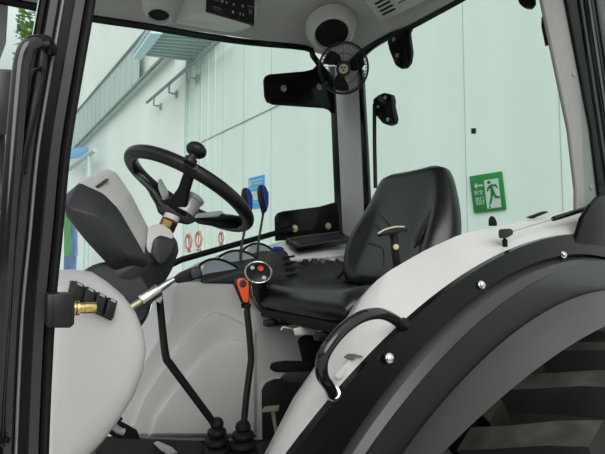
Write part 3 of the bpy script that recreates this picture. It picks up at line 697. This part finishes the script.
for (x, y, w, h, m, nm) in ((297, 264.5, 6, 4, 'ext', 'rocker_switch'), (306, 262, 4.5, 8, 'plastic', 'rocker_switch'), (315, 261, 5, 7, 'ext', 'rocker_switch'), (323, 260, 4, 5, 'flare', 'rocker_switch'), (333, 258.5, 5, 3, 'signwhite', 'dial'), (342, 259, 3.5, 3, 'signwhite', 'dial'), (290, 266, 4, 4, 'satin', 'toggle_switch')):
    c = PY(x, y, 1.545); k = pxm(c)
    MB().box(c+V((0, .012, -.004)), (w*k, .03, h*k), M.Rotation(.12, 3, 'Y'), .002).done(nm, m, dko)
MB().tube([PY(333, 283, 1.44), PY(345, 270, 1.47), PY(352, 256, 1.53)], .004, 8, 4).done('cable', 'rubber', dko)

# ---- seat
YCn = 1.205; SB = V((1.15, YCn, 1.53)); TILT = math.radians(20)
su = V((math.sin(TILT), 0, math.cos(TILT))); sf = V((-math.cos(TILT), 0, math.sin(TILT)))   # up and forward of the backrest
seat = MB()
for zz, ww in ((0, 1),):
    seat.lathe([(.16, 0), (.16, .02), (.10, .03), (.10, .12), (.14, .14), (.16, .17), (.14, .20), (.16, .23), (.14, .26), (.16, .29), (.15, .33)], (1.05, YCn+.06, .995), (0, 0, 1), 28)
seo = seat.done('seat', 'rubber', TR, 'black vinyl driver seat on a suspension base')
HB = .458
def backring(v):
    tab = ((0, .19), (.06, .222), (.2, .246), (.35, .254), (.5, .244), (.65, .224), (.8, .198), (.9, .178), (.965, .16), (1., .12))
    for (a, wa), (b_, wb_) in zip(tab, tab[1:]):
        if v <= b_: hwid = wa+(wb_-wa)*(v-a)/(b_-a); break
    th = .055*(1-.25*v)*min(1, (1.02-v)*14)**.5*min(1, (v+.03)*12)**.5
    N = 44; ring = []
    for k in range(N):
        t = 2*math.pi*k/N; cu, s_ = math.cos(t), math.sin(t)
        u = hwid*math.copysign(abs(cu)**.55, cu); w = th*math.copysign(abs(s_)**.6, s_)
        q_ = abs(u)/hwid
        if s_ > 0:  # front: bolsters stand proud, centre hollow; a crease between
            bol = .040*math.exp(-((q_-.80)/.16)**2)*math.exp(-((v-.35)/.33)**2)
            cr = -.012*math.exp(-((q_-.55-.12*(.4-v))/.05)**2)*math.exp(-((v-.35)/.25)**2)
            w += bol+cr-.010*(1-q_*q_)
        else: w -= .02*(1-q_*q_)
        lean = .02*(2*v-1)**2
        ring.append(SB+su*(HB*v)+sf*(w+lean)+V((0, u, 0)))
    return ring
mb = MB(); mb.grid([backring(v) for v in (0, .015, .04, .08, .14, .2, .27, .34, .41, .48, .55, .62, .69, .76, .82, .87, .91, .94, .965, .98, .99, 1.)], closed=True)
br = mb.done('backrest', 'leather', seo, None, 60)
def bp(u, v, o):  # a point on the backrest front
    q_ = abs(u)/.25
    bol = .040*math.exp(-((q_-.80)/.16)**2)*math.exp(-((v-.35)/.33)**2)
    return SB+su*(HB*v)+sf*(.055*(1-.25*v)+bol-.01*(1-q_*q_)+.02*(2*v-1)**2+o)+V((0, u, 0))
def pleat(pts, r=.0055):
    q = []
    for x, y in pts:
        p = PN(x, y, sf, sf.dot(SB)+.06)-SB; q.append((p.y, p.dot(su)/HB))
    mb = MB(); mb.tube([bp(u, v, -r*.15) for u, v in q], [r*.4]+[r]*(len(q)-2)+[r*.4], 8, 4)
    mb.done('pleat', 'leather', br)
pleat([(433, 200), (428, 212), (418, 226), (411, 240)]); pleat([(430, 211), (424, 222), (416, 234), (411, 246)]); pleat([(427, 222), (421, 233), (415, 244)])
pleat([(376, 213), (382, 220), (390, 230), (394, 238)]); pleat([(369, 222), (377, 228), (386, 235)]); pleat([(364, 241), (371, 243), (379, 247), (381, 256), (382, 266)], .004)
# cushion
CW = .265
def cushring(x):
    # x: 0 front .. 1 back ; rounded nose, bolsters at both sides
    ring = []; N = 44
    hh = .056*min(1, (x+.02)*12)**.5*min(1, (1.02-x)*14)**.5
    wd = CW*(1-.06*(1-min(1, x*5))**2)
    for k in range(N):
        t = 2*math.pi*k/N; cu, s_ = math.cos(t), math.sin(t)
        u = wd*math.copysign(abs(cu)**.5, cu); w = hh*math.copysign(abs(s_)**.6, s_); q_ = abs(u)/wd
        if s_ > 0: w += .018*math.exp(-((q_-.82)/.15)**2)*min(1, x*4)-.012*(1-q_*q_)
        ring.append(V((.757+.42*x, YCn+u, 1.512-.02*x+w-.012*max(0, .2-x)*5)))
    return ring
mb = MB(); mb.grid([cushring(x) for x in (0, .01, .03, .06, .1, .16, .24, .34, .45, .56, .67, .78, .88, .94, .97, .99, 1.)], closed=True)
cuo = mb.done('seat_cushion', 'leather', seo, None, 60)
mb = MB(); mb.tube([V((.74, YCn-.24, 1.487)), V((.718, YCn-.2, 1.487)), V((.712, YCn, 1.487)), V((.718, YCn+.2, 1.487)), V((.74, YCn+.24, 1.487))], .004, 8, 4)
# base frame, levers
MB().box((.96, YCn, 1.452), (.42, .44, .03), None, .008).done('seat_pan', 'rubber', seo)
for s_ in (-1, 1):
    MB().box((.93, YCn+s_*.15, 1.425), (.40, .03, .022), None, .004).done('slide_rail', 'plastic', seo)
sl = MB(); sl.tube([PY(281, 330, 1.26), PY(283, 327, 1.26), PY(294, 329, 1.26), PY(300, 329.5, 1.24), PY(318, 331, 1.20)], [.003, .003, .0035, .004, .006], 10); slo = sl.done('slide_lever', 'white', seo, 'pale seat slide lever')
MB().hull([PY(x, y, Y) for x, y in ((293, 328.5), (300, 327), (312, 325.5), (315.5, 328), (315, 333), (308, 334.5), (303, 335.5), (295, 336)) for Y in (1.17, 1.21)], .004).done('lever_grip', 'white', slo)
MB().hull([PY(x, y, Y) for x, y in ((277, 319), (284, 318), (307, 317), (325, 319), (325, 324), (306, 325), (279, 324)) for Y in (1.28, 1.34)], .004).done('slide_bar', 'rubber', seo)
hl_ = MB(); hl_.hull([PY(x, y, Y) for x, y in ((269.5, 368), (271, 363), (276, 361.5), (285, 360.5), (305, 361), (325, 364), (330, 372), (305, 369.5), (286, 370.5), (276, 372.5), (274, 369), (271, 370)) for Y in (1.22, 1.25)], .004)
hl_.done('weight_adjust_handle', 'plastic', seo)
MB().hull([PY(x, y, Y) for x, y in ((279, 378), (286, 372), (320, 371), (335, 378), (335, 384), (290, 384)) for Y in (1.20, 1.36)], .008).done('base_skirt', 'dark', seo)
MB().hull([PY(x, y, Y) for x, y in ((297, 340), (303, 335), (335, 335), (345, 372), (303, 364), (300, 350)) for Y in (1.22, 1.36)], .008).done('suspension_bellows', 'rubber', seo)
# armrest
YA = .955
ar = MB(); ar.tube([PY(394, 231, YA), PY(395, 248, YA), PY(397, 262, YA), PY(399, 285, YA+.02)], [.0125, .012, .0125, .014], 14)
aro = ar.done('armrest', 'plastic', seo, 'black flip armrest with a tan edge')
MB().hull([PY(x, y, Y) for x, y in ((376.5, 235.5), (378, 232.5), (385, 228.5), (396, 225.8), (404, 226), (409, 228.5), (408, 231), (400, 232.5), (388, 234.5), (379, 237)) for Y in (YA-.022, YA+.028)], .004).done('arm_pad', 'leather', aro)
MB().tube([PY(378, 233.6, YA-.023), PY(385, 229.6, YA-.024), PY(395, 227, YA-.024), PY(404, 226.8, YA-.024)], .0026, 8, 4).done('pad_edging', 'badge', aro, 'tan edging strip')
MB().lathe([(.008, 0), (.008, .006), (0, .008)], PY(395.5, 247, YA-.011), (-.4, -.9, 0), 16).done('release_button', 'badge', aro)

# ---- steering wheel
cw = PY(190, 192, 1.20); wn = V((.5, 0, .866)).normalized(); WR = .179
sw = MB(); sw.torus(cw, wn, WR-.004, .0175, 72, 18)
swo = sw.done('steering_wheel', 'plastic', TR, 'black three-spoke steering wheel with spinner knob')
def onwheel(x, y, off=0.): return PN(x, y, wn, wn.dot(cw)+off)
hubc = cw-wn*.045+V((-.01, 0, 0))
hub = MB(); W2 = lambda l: [PY(x, y, Y) for x, y, Y in l]
hub.hull(W2([(155, 204, 1.17), (158, 199, 1.19), (170, 196, 1.18), (186, 204, 1.13), (198, 213, 1.12), (198, 221, 1.12), (188, 225, 1.13), (170, 221, 1.15), (158, 213, 1.16), (160, 203, 1.26), (190, 214, 1.26), (182, 222, 1.25), (164, 214, 1.25)]), .006)
hub.done('hub', 'plastic', swo)
def spoke(pts, nm='spoke', w0=.011):
    mb = MB()
    for (a, wa), (b_, wb_) in zip(pts, pts[1:]):
        pass
    rows = []
    for i, (p, w) in enumerate(pts):
        d = (pts[min(i+1, len(pts)-1)][0]-pts[max(0, i-1)][0]).normalized(); sd = d.cross(wn).normalized(); n2 = sd.cross(d).normalized()
        rows.append([p+sd*w*math.copysign(abs(math.cos(t))**.6, math.cos(t))+n2*.008*math.copysign(abs(math.sin(t))**.6, math.sin(t)) for t in [2*math.pi*k/16 for k in range(16)]])
    mb.grid(rows, closed=True); return mb.done(nm, 'plastic', swo)
near = onwheel(191, 165); side_l = onwheel(138, 174); side_r = onwheel(246, 222)
spoke([(near, .017), (PY(189, 175, 1.07), .014), (PY(184, 190, 1.10), .015), (PY(179, 203, 1.13), .024), (PY(177, 212, 1.15), .028)])
spoke([(side_l, .017), (PY(146, 183, 1.19), .019), (PY(153, 193, 1.185), .021), (PY(160, 205, 1.18), .022), (PY(168, 211, 1.17), .018)])
spoke([(side_r, .016), (PY(238, 219.5, 1.17), .020), (PY(229, 217, 1.16), .024), (PY(216, 217.5, 1.15), .017), (PY(203, 217.5, 1.14), .014), (PY(188, 214, 1.14), .016)])
# silver spoke inlays and horn cap
MB().hull(W2([(157.5, 180, 1.16), (161, 178, 1.16), (169, 192, 1.16), (168, 199, 1.16), (163, 200.5, 1.15), (158.5, 190, 1.15), (160, 182, 1.18), (166, 198, 1.18)]), .002).done('spoke_inlay', 'satin', swo)
MB().hull(W2([(194, 217.5, 1.12), (197, 213, 1.12), (221, 210.5, 1.14), (224.5, 212, 1.14), (218, 217, 1.13), (196, 218.5, 1.12), (200, 216, 1.15), (218, 214, 1.155)]), .002).done('spoke_inlay', 'satin', swo)
hc = PY(189.5, 205, 1.14)
MB().lathe([(.026, -.025), (.026, .014), (.029, .015), (.029, .024), (.022, .029), (0, .030)], hc, wn, 28).done('centre_cap', 'satin', swo, 'silver centre cap')
MB().hull(W2([(194, 216, 1.13), (222, 212, 1.15), (233, 216, 1.16), (242, 222, 1.18), (238, 229, 1.17), (229, 229.5, 1.16), (212, 224, 1.14), (196, 224, 1.13), (200, 220, 1.16), (232, 222, 1.185)]), .004).done('spoke_cover', 'plastic', swo)
# spinner knob
kb = onwheel(189, 163, .0)
kt = PN(196, 151, (0, 1, 0), kb.y); kd = kt-kb; kl = kd.length; kdn = (kd.normalized()*.8+wn*.2).normalized(); r = 10.4*pxm(kt)
MB().lathe([(r*.62, 0), (r*.62, kl*.35), (r*.42, kl*.42), (r*.42, kl*.62), (r*.75, kl*.7), (r*1.0, kl*.92), (r*1.02, kl*1.08), (r*.9, kl*1.32), (r*.6, kl*1.5), (0, kl*1.58)], kb, kt-kb, 28).done('spinner_knob', 'plastic', swo)
# column
c0 = hubc; c1 = PY(160, 242, 1.22)
cl = MB(); cl.tube([PY(175, 212, 1.19), PY(168, 224, 1.20), PY(164, 234, 1.21), PY(150, 262, 1.22)], .021, 18)
clo = cl.done('steering_column', 'plastic', TR, 'steering column with brass and white collars under the wheel')
ax = (PY(164, 234, 1.205)-PY(168.5, 222, 1.195))
MB().tube([PY(172.5, 215.5, 1.12), PY(170.5, 220, 1.12)], .0195, 20).done('white_collar', 'white', clo)
MB().tube([PY(170.5, 219.5, 1.12), PY(166, 229.5, 1.13)], .0205, 20).done('brass_collar', 'brass', clo)
# ---- instrument housing
def H(l): return [PY(x, y, Y) for x, y, Y in l]
ih = MB(); ih.hull(H([(66, 193, 1.06), (82, 180, 1.14), (96, 173, 1.16), (107, 169, 1.18), (116, 172, 1.17), (131, 194, 1.13), (134, 202, 1.13), (153, 237, 1.14), (158, 250, 1.16), (147, 262, 1.06), (117, 207, 1.04), (80, 181.5, 1.05), (68, 192, 1.05), (70, 196, 1.30), (104, 172, 1.36), (128, 196, 1.36), (152, 240, 1.36), (120, 262, 1.36), (70, 212, 1.3)]), .007)
iho = ih.done('instrument_housing', 'trim', TR, 'light grey instrument housing in front of the wheel')
dc = MB(); dc.hull(H([(66.5, 193.5, 1.045), (80, 182, 1.045), (104, 193, 1.035), (118, 207.5, 1.035), (98, 217, 1.0), (65, 206.5, 1.01), (66, 216, 1.03), (84, 239, 1.03), (110, 267, 1.05), (118, 273, 1.06), (145, 267, 1.05), (148, 260, 1.04), (124, 255, 1.015), (66, 206, 1.15), (147, 262, 1.12), (116, 272, 1.15)]), .004)
dc.done('side_cover', 'dark', iho, 'charcoal faceted side cover', )
mb = MB(); mb.beam(PY(96.5, 187.2, 1.062), PY(107.5, 179.2, 1.105), .0022, .006, (0, 0, 1), .0005); mb.done('slot', 'dark', iho)
# column shroud
cs = MB(); cs.hull(H([(147, 262, 1.05), (152, 238, 1.10), (168, 232, 1.12), (177, 240, 1.12), (179, 251, 1.10), (172, 270, 1.10), (151, 303, 1.10), (142, 320, 1.12), (132, 318, 1.08), (106, 275, 1.06), (112, 268, 1.06), (130, 266, 1.04), (106, 292, 1.06), (175, 250, 1.3), (140, 320, 1.3), (106, 280, 1.3), (168, 233, 1.25)]), .008)
cso = cs.done('column_shroud', 'dark', TR, 'charcoal steering column shroud')
MB().hull(H([(147, 238, 1.085), (148, 228, 1.10), (153, 224.5, 1.11), (162, 224, 1.11), (170, 228.5, 1.11), (174, 236, 1.10), (171, 241, 1.09), (160, 241, 1.08), (152, 258, 1.07), (149, 262, 1.06), (146, 248, 1.08), (150, 229, 1.20), (170, 231, 1.20)]), .004).done('shroud_top', 'trim', cso, 'light grey upper shroud')
MB().hull(H([(150, 254, 1.05), (155, 238, 1.05), (161, 234.5, 1.06), (174, 239, 1.06), (177, 243, 1.06), (172, 254, 1.05), (163, 265, 1.045), (158, 264, 1.045), (153, 240, 1.08), (176, 245, 1.09), (160, 266, 1.08)]), .004).done('column_knob', 'darker', cso)
mb = MB(); mb.lathe([(.085, -.02), (.085, .0), (.075, .012), (0, .014)], PY(112, 300, 1.05), (.1, -1, .25), 36); mb.done('column_boss', 'dark', cso)
# ---- left side fairing with rocker switches
sfp = [(40, 275), (60, 271.5), (75, 270), (92, 272), (106, 281), (120, 293), (132, 309), (139, 326), (142, 345), (139, 366), (129, 392), (113, 418), (96, 440), (78, 458), (40, 480)]
fa = MB()
ring0 = pxpoly(sfp, .80); cc = sum(ring0, V())/len(ring0)
rows = []
for (Y, k) in ((1.02, .94), (.86, 1.0), (.80, 1.0), (.772, .975), (.752, .92), (.742, .84), (.735, .70), (.732, .5), (.731, .2)):
    q = pxpoly(sfp, .80); rows.append([V((cc.x+(p.x-cc.x)*k, Y, cc.z+(p.z-cc.z)*k)) for p in q])
fa.grid(rows, closed=True); fao = fa.done('side_fairing', 'trim', TR, 'light grey rounded fairing beside the door pillar', 50)
# switches
tl, tr_, br_, bl = PY(72, 280, .728), PY(117, 302, .728), PY(112, 321.5, .724), PY(67, 300, .724)
pl = MB(); pl.poly([tl, tr_, br_, bl], (0, .03, 0), .003); plo = pl.done('switch_bank', 'plastic', TR, 'bank of four black rocker switches on the fairing')
def SWp(u, v, o=0.): return tl*(1-u)*(1-v)+tr_*u*(1-v)+br_*u*v+bl*(1-u)*v+V((0, -o, 0))
for i in range(4):
    u0 = .04+i*.245; u1 = u0+.20
    sw_ = MB(); sw_.hull([SWp(u0, .02, .002), SWp(u1, .02, .002), SWp(u0, .90, .002), SWp(u1, .90, .002), SWp(u0, -.06, .012), SWp(u1, -.06, .012), SWp(u0, .35, .006), SWp(u1, .35, .006), SWp(u0, .85, .013), SWp(u1, .85, .013)], .0015)
    so = sw_.done('rocker_switch', 'plastic', plo)
    um = (u0+u1)/2
    MB().poly([SWp(um-.05, -.02, .0122), SWp(um+.06, -.02, .0122), SWp(um+.06, .10, .011), SWp(um-.05, .10, .011)], (0, -.001, 0)).done('switch_print', 'icon', so)
    if i % 2 == 0: MB().lathe([(.0028, 0), (.0028, .001)], SWp(um, .48, .009), (0, -1, 0), 12).done('switch_symbol', 'icon', so)
# ---- shuttle lever with silver sleeve
YL = .98
sh = MB(); sh.tube([PY(141, 301.5, YL), PY(142, 300.8, YL), PY(158, 290, YL), PY(159, 289.3, YL)], [.0135, .0145, .0145, .0135], 20)
sho = sh.done('shuttle_lever', 'silver', TR, 'silver-sleeved hand lever with black grip')
MB().tube([PY(125, 311.5, YL), PY(143, 300, YL)], .0075, 14).done('lever_shaft', 'olive', sho)
MB().tube([PY(158, 290, YL), PY(165, 285, YL), PY(174, 279.5, YL)], [.0085, .0075, .0055], 14).done('lever_neck', 'silver', sho)
MB().hull(H([(171, 279, YL), (180, 272, YL), (190, 268, YL), (200, 265.5, YL), (203, 277, YL), (190, 281.5, YL), (178, 283.5, YL), (173, 281, YL)]+[(180, 273, YL+.05), (200, 267, YL+.05), (201, 277, YL+.05), (178, 282, YL+.04)]), .005).done('lever_grip', 'plastic', sho)
MB().hull(H([(191, 269, YL-.008), (199, 266.8, YL-.008), (201.5, 276.5, YL-.008), (193, 279.5, YL-.008), (190, 274, YL-.008), (192, 269, YL+.02), (200, 268, YL+.02), (201, 276, YL+.02), (192, 279, YL+.02)]), .003).done('grip_cap', 'dark', sho)
# ---- two floor levers with boots
def boot(x, y, Y, rs, parent):
    top = PY(x, y, Y); prof = []; h_ = 0
    base = 1.0
    H_ = top.z-base
    prof = [(rs[0]*.45, H_+.008), (rs[0]*.8, H_+.004), (rs[0], H_-.006), (rs[0]*.98, H_-.012), (rs[0]*.74, H_-.017)]
    for k_, r_ in enumerate(rs[1:]):
        z0 = H_-.022-.023*k_
        prof += [(r_*.92, z0), (r_, z0-.004), (r_, z0-.011), (r_*.9, z0-.015), (r_*.72, z0-.019)]
    prof += [(rs[-1]*1.1, prof[-1][1]-.006), (rs[-1]*1.1, 0)]
    MB().lathe(prof[::-1], V((top.x, top.y, base)), (0, 0, 1), 28).done('boot', 'rubber', parent, 'ribbed rubber boot')
YG = 1.17
l1_ = MB(); l1_.tube([PY(159, 296, YG), PY(160, 303, YG), PY(163, 335, YG), PY(166, 357, YG), PY(170, 364, YG), PY(190, 391, YG), PY(215, 425, YG), PY(218, 432, YG)], [.0085, .009, .0095, .0098, .0098, .0098, .0095, .0095], 14, 4)
l1o = l1_.done('range_lever', 'plastic', TR, 'bent black floor lever under the steering column')
boot(217, 421, YG, (.018, .025, .032, .038), l1o)
MB().hull([PY(x, y, Y) for x, y in ((154, 296), (160, 294), (163, 298), (161, 304), (156, 302)) for Y in (1.0, YG-.005)], .002).done('pivot_clamp', 'silver', l1o)
YG2 = 1.14
l2_ = MB(); l2_.tube([PY(246, 300, YG2), PY(247, 312, YG2), PY(249.5, 335, YG2), PY(251, 358, YG2), PY(249.5, 372, YG2), PY(246, 400, YG2), PY(243.5, 428, YG2)], .0092, 14, 4)
l2o = l2_.done('gear_lever', 'plastic', TR, 'black floor lever with an orange-faced knob')
boot(243, 424, YG2, (.021, .030, .037, .042), l2o)
MB().hull([PY(x, y, Y) for x, y in ((233, 284), (234, 279), (239, 277), (246, 277.5), (249, 282), (249.5, 291), (249, 300), (247, 305), (242, 305), (240, 297), (236, 291)) for Y in (YG2-.012, YG2+.016)], .004).done('knob', 'plastic', l2o)
MB().hull([PY(x, y, Y) for x, y in ((236.5, 282), (238, 278.5), (243, 278), (248, 281), (249, 287), (248.5, 302.5), (243.5, 302.5), (242, 291), (238, 287.5)) for Y in (YG2-.0165, YG2-.008)], .002).done('knob_face', 'orange', l2o, 'orange knob face')
MB().lathe([(.0105, 0), (.0105, .002), (.008, .003), (0, .003)], PY(242.8, 283.5, YG2-.0162), (0, -1, 0), 20).done('knob_emblem', 'dark', l2o)
MB().tube([PY(246, 304, YG2), PY(246, 307.5, YG2)], .0135, 16).done('collar', 'rubber', l2o)
MB().tube([PY(246, 308, YG2), PY(246.3, 310.5, YG2)], .0075, 14).done('ring', 'chrome', l2o)
# pedals/cable bits in the floor corner
mb = MB(); mb.hull([PY(x, y, Y) for x, y in ((106, 432), (116, 419), (123, 422), (137, 430), (141, 441), (118, 440)) for Y in (1.20, 1.28)], .004); pe = mb.done('pedal', 'rubber', TR)
mb = MB(); mb.tube([PY(113, 425, 1.19), PY(118, 430, 1.19), PY(124, 432, 1.19)], .008, 10, 3); mb.done('pedal_link', 'satin', pe)
MB().tube([PY(116, 420, 1.2), PY(118, 416, 1.2), PY(121, 420, 1.2)], .005, 8, 3).done('pedal_hook', 'rubber', pe)
MB().hull([PY(x, y, Y) for x, y in ((153, 443), (158, 441), (172, 447), (178, 453), (168, 455), (160, 450)) for Y in (1.16, 1.19)], .003).done('floor_bracket', 'satin', TR)
MB().hull([PY(x, y, Y) for x, y in ((106, 436), (125, 438), (160, 443), (200, 441), (230, 470), (100, 480), (95, 450)) for Y in (1.20, 1.22)], .004).done('floor_lip', 'mat', TR)

# ---- front (near) pillar with door profile, handle and striker
YF = .52
EDGE = ((-640, 190), (-300, 142), (-40, 103), (0, 96.5), (75, 83.5), (150, 71.5), (235, 63.5), (300, 57), (380, 52.5), (454, 49.5), (500, 48), (880, 42))
def edge(y):
    # Catmull-Rom through the right edge of the pillar
    k = max(i for i in range(len(EDGE)-1) if EDGE[i][0] <= y+1e-6); k = min(k, len(EDGE)-2)
    p = [EDGE[max(0, k-1)], EDGE[k], EDGE[k+1], EDGE[min(len(EDGE)-1, k+2)]]
    t = (y-p[1][0])/(p[2][0]-p[1][0]); m1 = (p[2][1]-p[0][1])/(p[2][0]-p[0][0])*(p[2][0]-p[1][0]); m2 = (p[3][1]-p[1][1])/(p[3][0]-p[1][0])*(p[2][0]-p[1][0])
    return (2*t**3-3*t*t+1)*p[1][1]+(t**3-2*t*t+t)*m1+(-2*t**3+3*t*t)*p[2][1]+(t**3-t*t)*m2
def strip(o0, o1, m, nm, par, Y=YF, dep=.03, rnd=1.2):
    # profile bar following the pillar, between o0 and o1 px left of its edge; front corners rounded
    rows = []
    for q in range(46):
        y = (-620+30*q) if q < 20 else (-40+540*(q-20)/23 if q < 43 else 600+120*(q-43)); e = edge(y); xs = ((e-o1, Y+.004), (e-o1+rnd, Y), (e-o0-rnd, Y), (e-o0, Y+.004), (e-o0, Y+dep), (e-o1, Y+dep))
        c0 = PY(e, y, Y)
        rows.append([V((PY(x, y, Y).x, yy, PY(x, y, Y).z)) for x, yy in xs])
    mb = MB(); mb.grid(rows, closed=True); return mb.done(nm, m, par)
fp = strip(0, 57, 'black', 'front_pillar', TR, YF+.006, .05, 2); fp['label'] = 'black front door pillar at the left of the cab'
strip(0, 9, 'rubber', 'door_seal', fp, YF-.004, .05, 3)
strip(9.5, 23, 'profile', 'door_profile', fp, YF, .03, 2)
strip(31.5, 35, 'bead', 'trim_bead', fp, YF-.002, .03, 1)
strip(35.5, 49, 'profile', 'inner_profile', fp, YF+.002, .03, 3)
strip(49, 57, 'rubber', 'door_seal', fp, YF, .04, 2)
strip(57, 58.5, 'satin', 'edge_bead', fp, YF-.001, .03, .4)
# outside door grab handle
gp = [((50, 50), YF-.01), ((46, 42), YF-.03), ((38, 42), YF-.045), ((28, 47), YF-.05), ((22, 62), YF-.05), ((18.5, 95), YF-.05), ((14, 150), YF-.05), ((9, 215), YF-.05), ((4, 290), YF-.05), ((-4, 420), YF-.05), ((2, 440), YF-.02)]
gr_ = MB(); gr_.tube([PY(*p, Y) for p, Y in gp], .0068, 14, 6); gro = gr_.done('door_grab_handle', 'gloss', TR, 'black curved grab handle outside the front pillar')
MB().hull([PY(x, y, Y) for x, y in ((42, 40), (48, 38), (52, 46), (51, 56), (45, 55)) for Y in (YF-.03, YF)], .003).done('handle_mount', 'black', gro)
MB().tube([PY(32, 72, YF-.02), PY(41, 69, YF-.02), PY(43, 78, YF-.02), PY(36, 110, YF-.02), PY(27, 150, YF-.02), PY(24, 175, YF-.02)], .0022, 10, 5).done('mirror_stay', 'black', gro)
# striker
sb = MB(); sb.poly(pxpoly([(47, 294), (72, 294), (75, 300), (74.5, 325), (70, 328), (46.5, 328)], YF-.03), (0, .035, 0), .002)
sbo = sb.done('door_striker', 'plastic', TR, 'black door striker block with a brass pin on the front pillar')
MB().poly(pxpoly([(53, 294), (71, 294), (71, 328), (53, 328)], YF-.032), (0, .03, 0), .001).done('striker_face', 'plastic', sbo)
a = PY(72, 308.5, YF-.014); b_ = PY(96, 307.5, YF-.014); d = (b_-a); k = pxm(a); L_ = d.length
MB().lathe([(6.8*k, 0), (7.4*k, L_*.06), (7.4*k, L_*.13), (6.4*k, L_*.15), (7.2*k, L_*.2), (7.2*k, L_*.3), (5.4*k, L_*.32), (5.3*k, L_*.5), (5.8*k, L_*.52), (5.8*k, L_*.94), (5.0*k, L_), (0, L_)], a, d, 24).done('striker_pin', 'brass', sbo, 'brass striker pin')
# far front pillar and outside mirror, seen at the left edge
MB().poly([PY(x, y, 1.74) for x, y in ((-30, -20), (9.5, -20), (6, 38), (-2, 60), (-20, 455), (-60, 455))], (0, .05, 0), .004).done('far_front_pillar', 'pillar', TR)
mh = MB(); mh.hull([PY(x, y, Y) for x, y in ((-14, 72), (-10, 69), (11, 69.5), (14, 72), (13, 130), (10, 135), (-14, 135)) for Y in (.84, .9)], .008); mho = mh.done('exterior_mirror', 'profile', TR, 'grey mirror housing left of the grab handle')
MB().tube([PY(0, 100, .86), PY(0, 180, .86), PY(10, 220, .80), PY(30, 235, .58)], .008, 10, 4).done('mirror_arm', 'plastic', mho)

# ================================================================== FAN (hangs on the corner pillar)
fc = PX(343.5, 68.5, 1.20); fd = (O-fc).normalized(); fd = (fd+V((0, 0, -.05))).normalized()
k = pxm(fc); FR = 24.5*k
fan = empty('clip_fan', fc, 'small black round fan clipped in the roof corner above the rear pillar', 'fan')
fu = V((0, 0, 1)); fr_ = fu.cross(fd).normalized(); fu = fd.cross(fr_)
gd = MB()
for R_, o in ((FR, 0), (FR, -.03), (FR*.97, .012), (FR*.6, .022), (FR*.93, -.04)):
    gd.torus(fc+fd*o, fd, R_, .004 if R_ > FR*.98 else .0014, 44, 6)
for i in range(44):
    t = 2*math.pi*i/44; e = fr_*math.cos(t)+fu*math.sin(t)
    gd.tube([fc+fd*.024+e*FR*.30, fc+fd*.022+e*FR*.6, fc+fd*.012+e*FR*.95, fc+e*FR, fc-fd*.03+e*FR, fc-fd*.04+e*FR*.9], .0010, 5)
gd.done('guard', 'plastic', fan)
for i in range(3):
    rows = []
    for j in range(7):
        s = j/6; r_ = FR*(.22+.66*s); wdt = .35+.62*math.sin(math.pi*min(1, .25+s*.6))
        t0 = 2.2+2*math.pi*i/3+.35*s
        rows.append([fc+(fr_*math.cos(t0+wdt*(q/6-.5))+fu*math.sin(t0+wdt*(q/6-.5)))*r_+fd*(-.004+.014*(q/6-.5)) for q in range(7)])
    mb = MB(); mb.grid(rows, .0018); mb.done('blade', 'rubber', fan)
MB().lathe([(FR*.25, -.035), (FR*.27, -.01), (FR*.27, .010), (FR*.30, .020), (FR*.28, .027), (0, .029)], fc, fd, 32).done('motor_hub', 'plastic', fan)
bo = MB().lathe([(FR*.19, .027), (FR*.18, .031), (0, .032)], fc, fd, 28).done('badge', 'badge', fan, 'cream centre badge with a dark face mark')
mb = MB()
for a, b in ((-.06, .05), (.06, .05), (0, -.06)): mb.lathe([(FR*.04, .0315), (FR*.035, .034), (0, .0345)], fc+fr_*FR*a+fu*FR*b, fd, 12)
mb.done('badge_mark', 'rubber', bo)
MB().hull([fc-fd*.035+fr_*a*.03+fu*b*.03 for a in (-1, 1) for b in (-1, 1)]+[fc-fd*.085+fr_*a*.022+fu*b*.022 for a in (-1, 1) for b in (-1, 1)], .008).done('motor_housing', 'plastic', fan)
for (x, y) in ((317, 61), (320.5, 87)):
    MB().tube([PX(x+1, y, 1.20), PX(x+3, y+(2 if y < 70 else -3), 1.19), PX(x+7, y+(3 if y < 70 else -4), 1.19)], .0035, 8).done('wire_loop', 'ext', fan)
MB().tube([fc-fd*.08, fc-fd*.11+V((0, 0, .004)), fc-fd*.14+V((0, 0, .002)), fc-fd*.175], .010, 10, 3).done('clip_arm', 'plastic', fan)

# ================================================================== LIGHT
w = bpy.data.worlds.new('World'); bpy.context.scene.world = w; w.use_nodes = True
nt = w.node_tree; bg_ = nt.nodes['Background']
tcw = nt.nodes.new('ShaderNodeTexCoord'); sx = nt.nodes.new('ShaderNodeSeparateXYZ'); rp_ = nt.nodes.new('ShaderNodeValToRGB')
for k_, (ps, c_) in enumerate(((.0, (.10, .105, .11)), (.15, (.2, .205, .21)), (.42, (.95, .97, .99)), (.8, (1.15, 1.18, 1.22)))):
    e_ = rp_.color_ramp.elements[k_] if k_ < 2 else rp_.color_ramp.elements.new(ps)
    e_.position = ps; e_.color = (*c_, 1)
nt.links.new(tcw.outputs['Generated'], sx.inputs[0]); nt.links.new(sx.outputs['Z'], rp_.inputs['Fac']); nt.links.new(rp_.outputs['Color'], bg_.inputs['Color'])
bg_.inputs['Strength'].default_value = 1.05
sl_ = bpy.data.lights.new('sun', 'SUN'); sl_.energy = 2.6; sl_.angle = math.radians(50); sl_.color = (1, .97, .93)
so_ = bpy.data.objects.new('sun', sl_); C.objects.link(so_)
dv = V((.36, .78, -.52)).normalized(); so_.rotation_euler = dv.to_track_quat('-Z', 'Y').to_euler()
vs = bpy.context.scene.view_settings; vs.view_transform = 'Standard'; vs.look = 'None'; vs.exposure = -.12; vs.gamma = 1; vs.use_curve_mapping = False
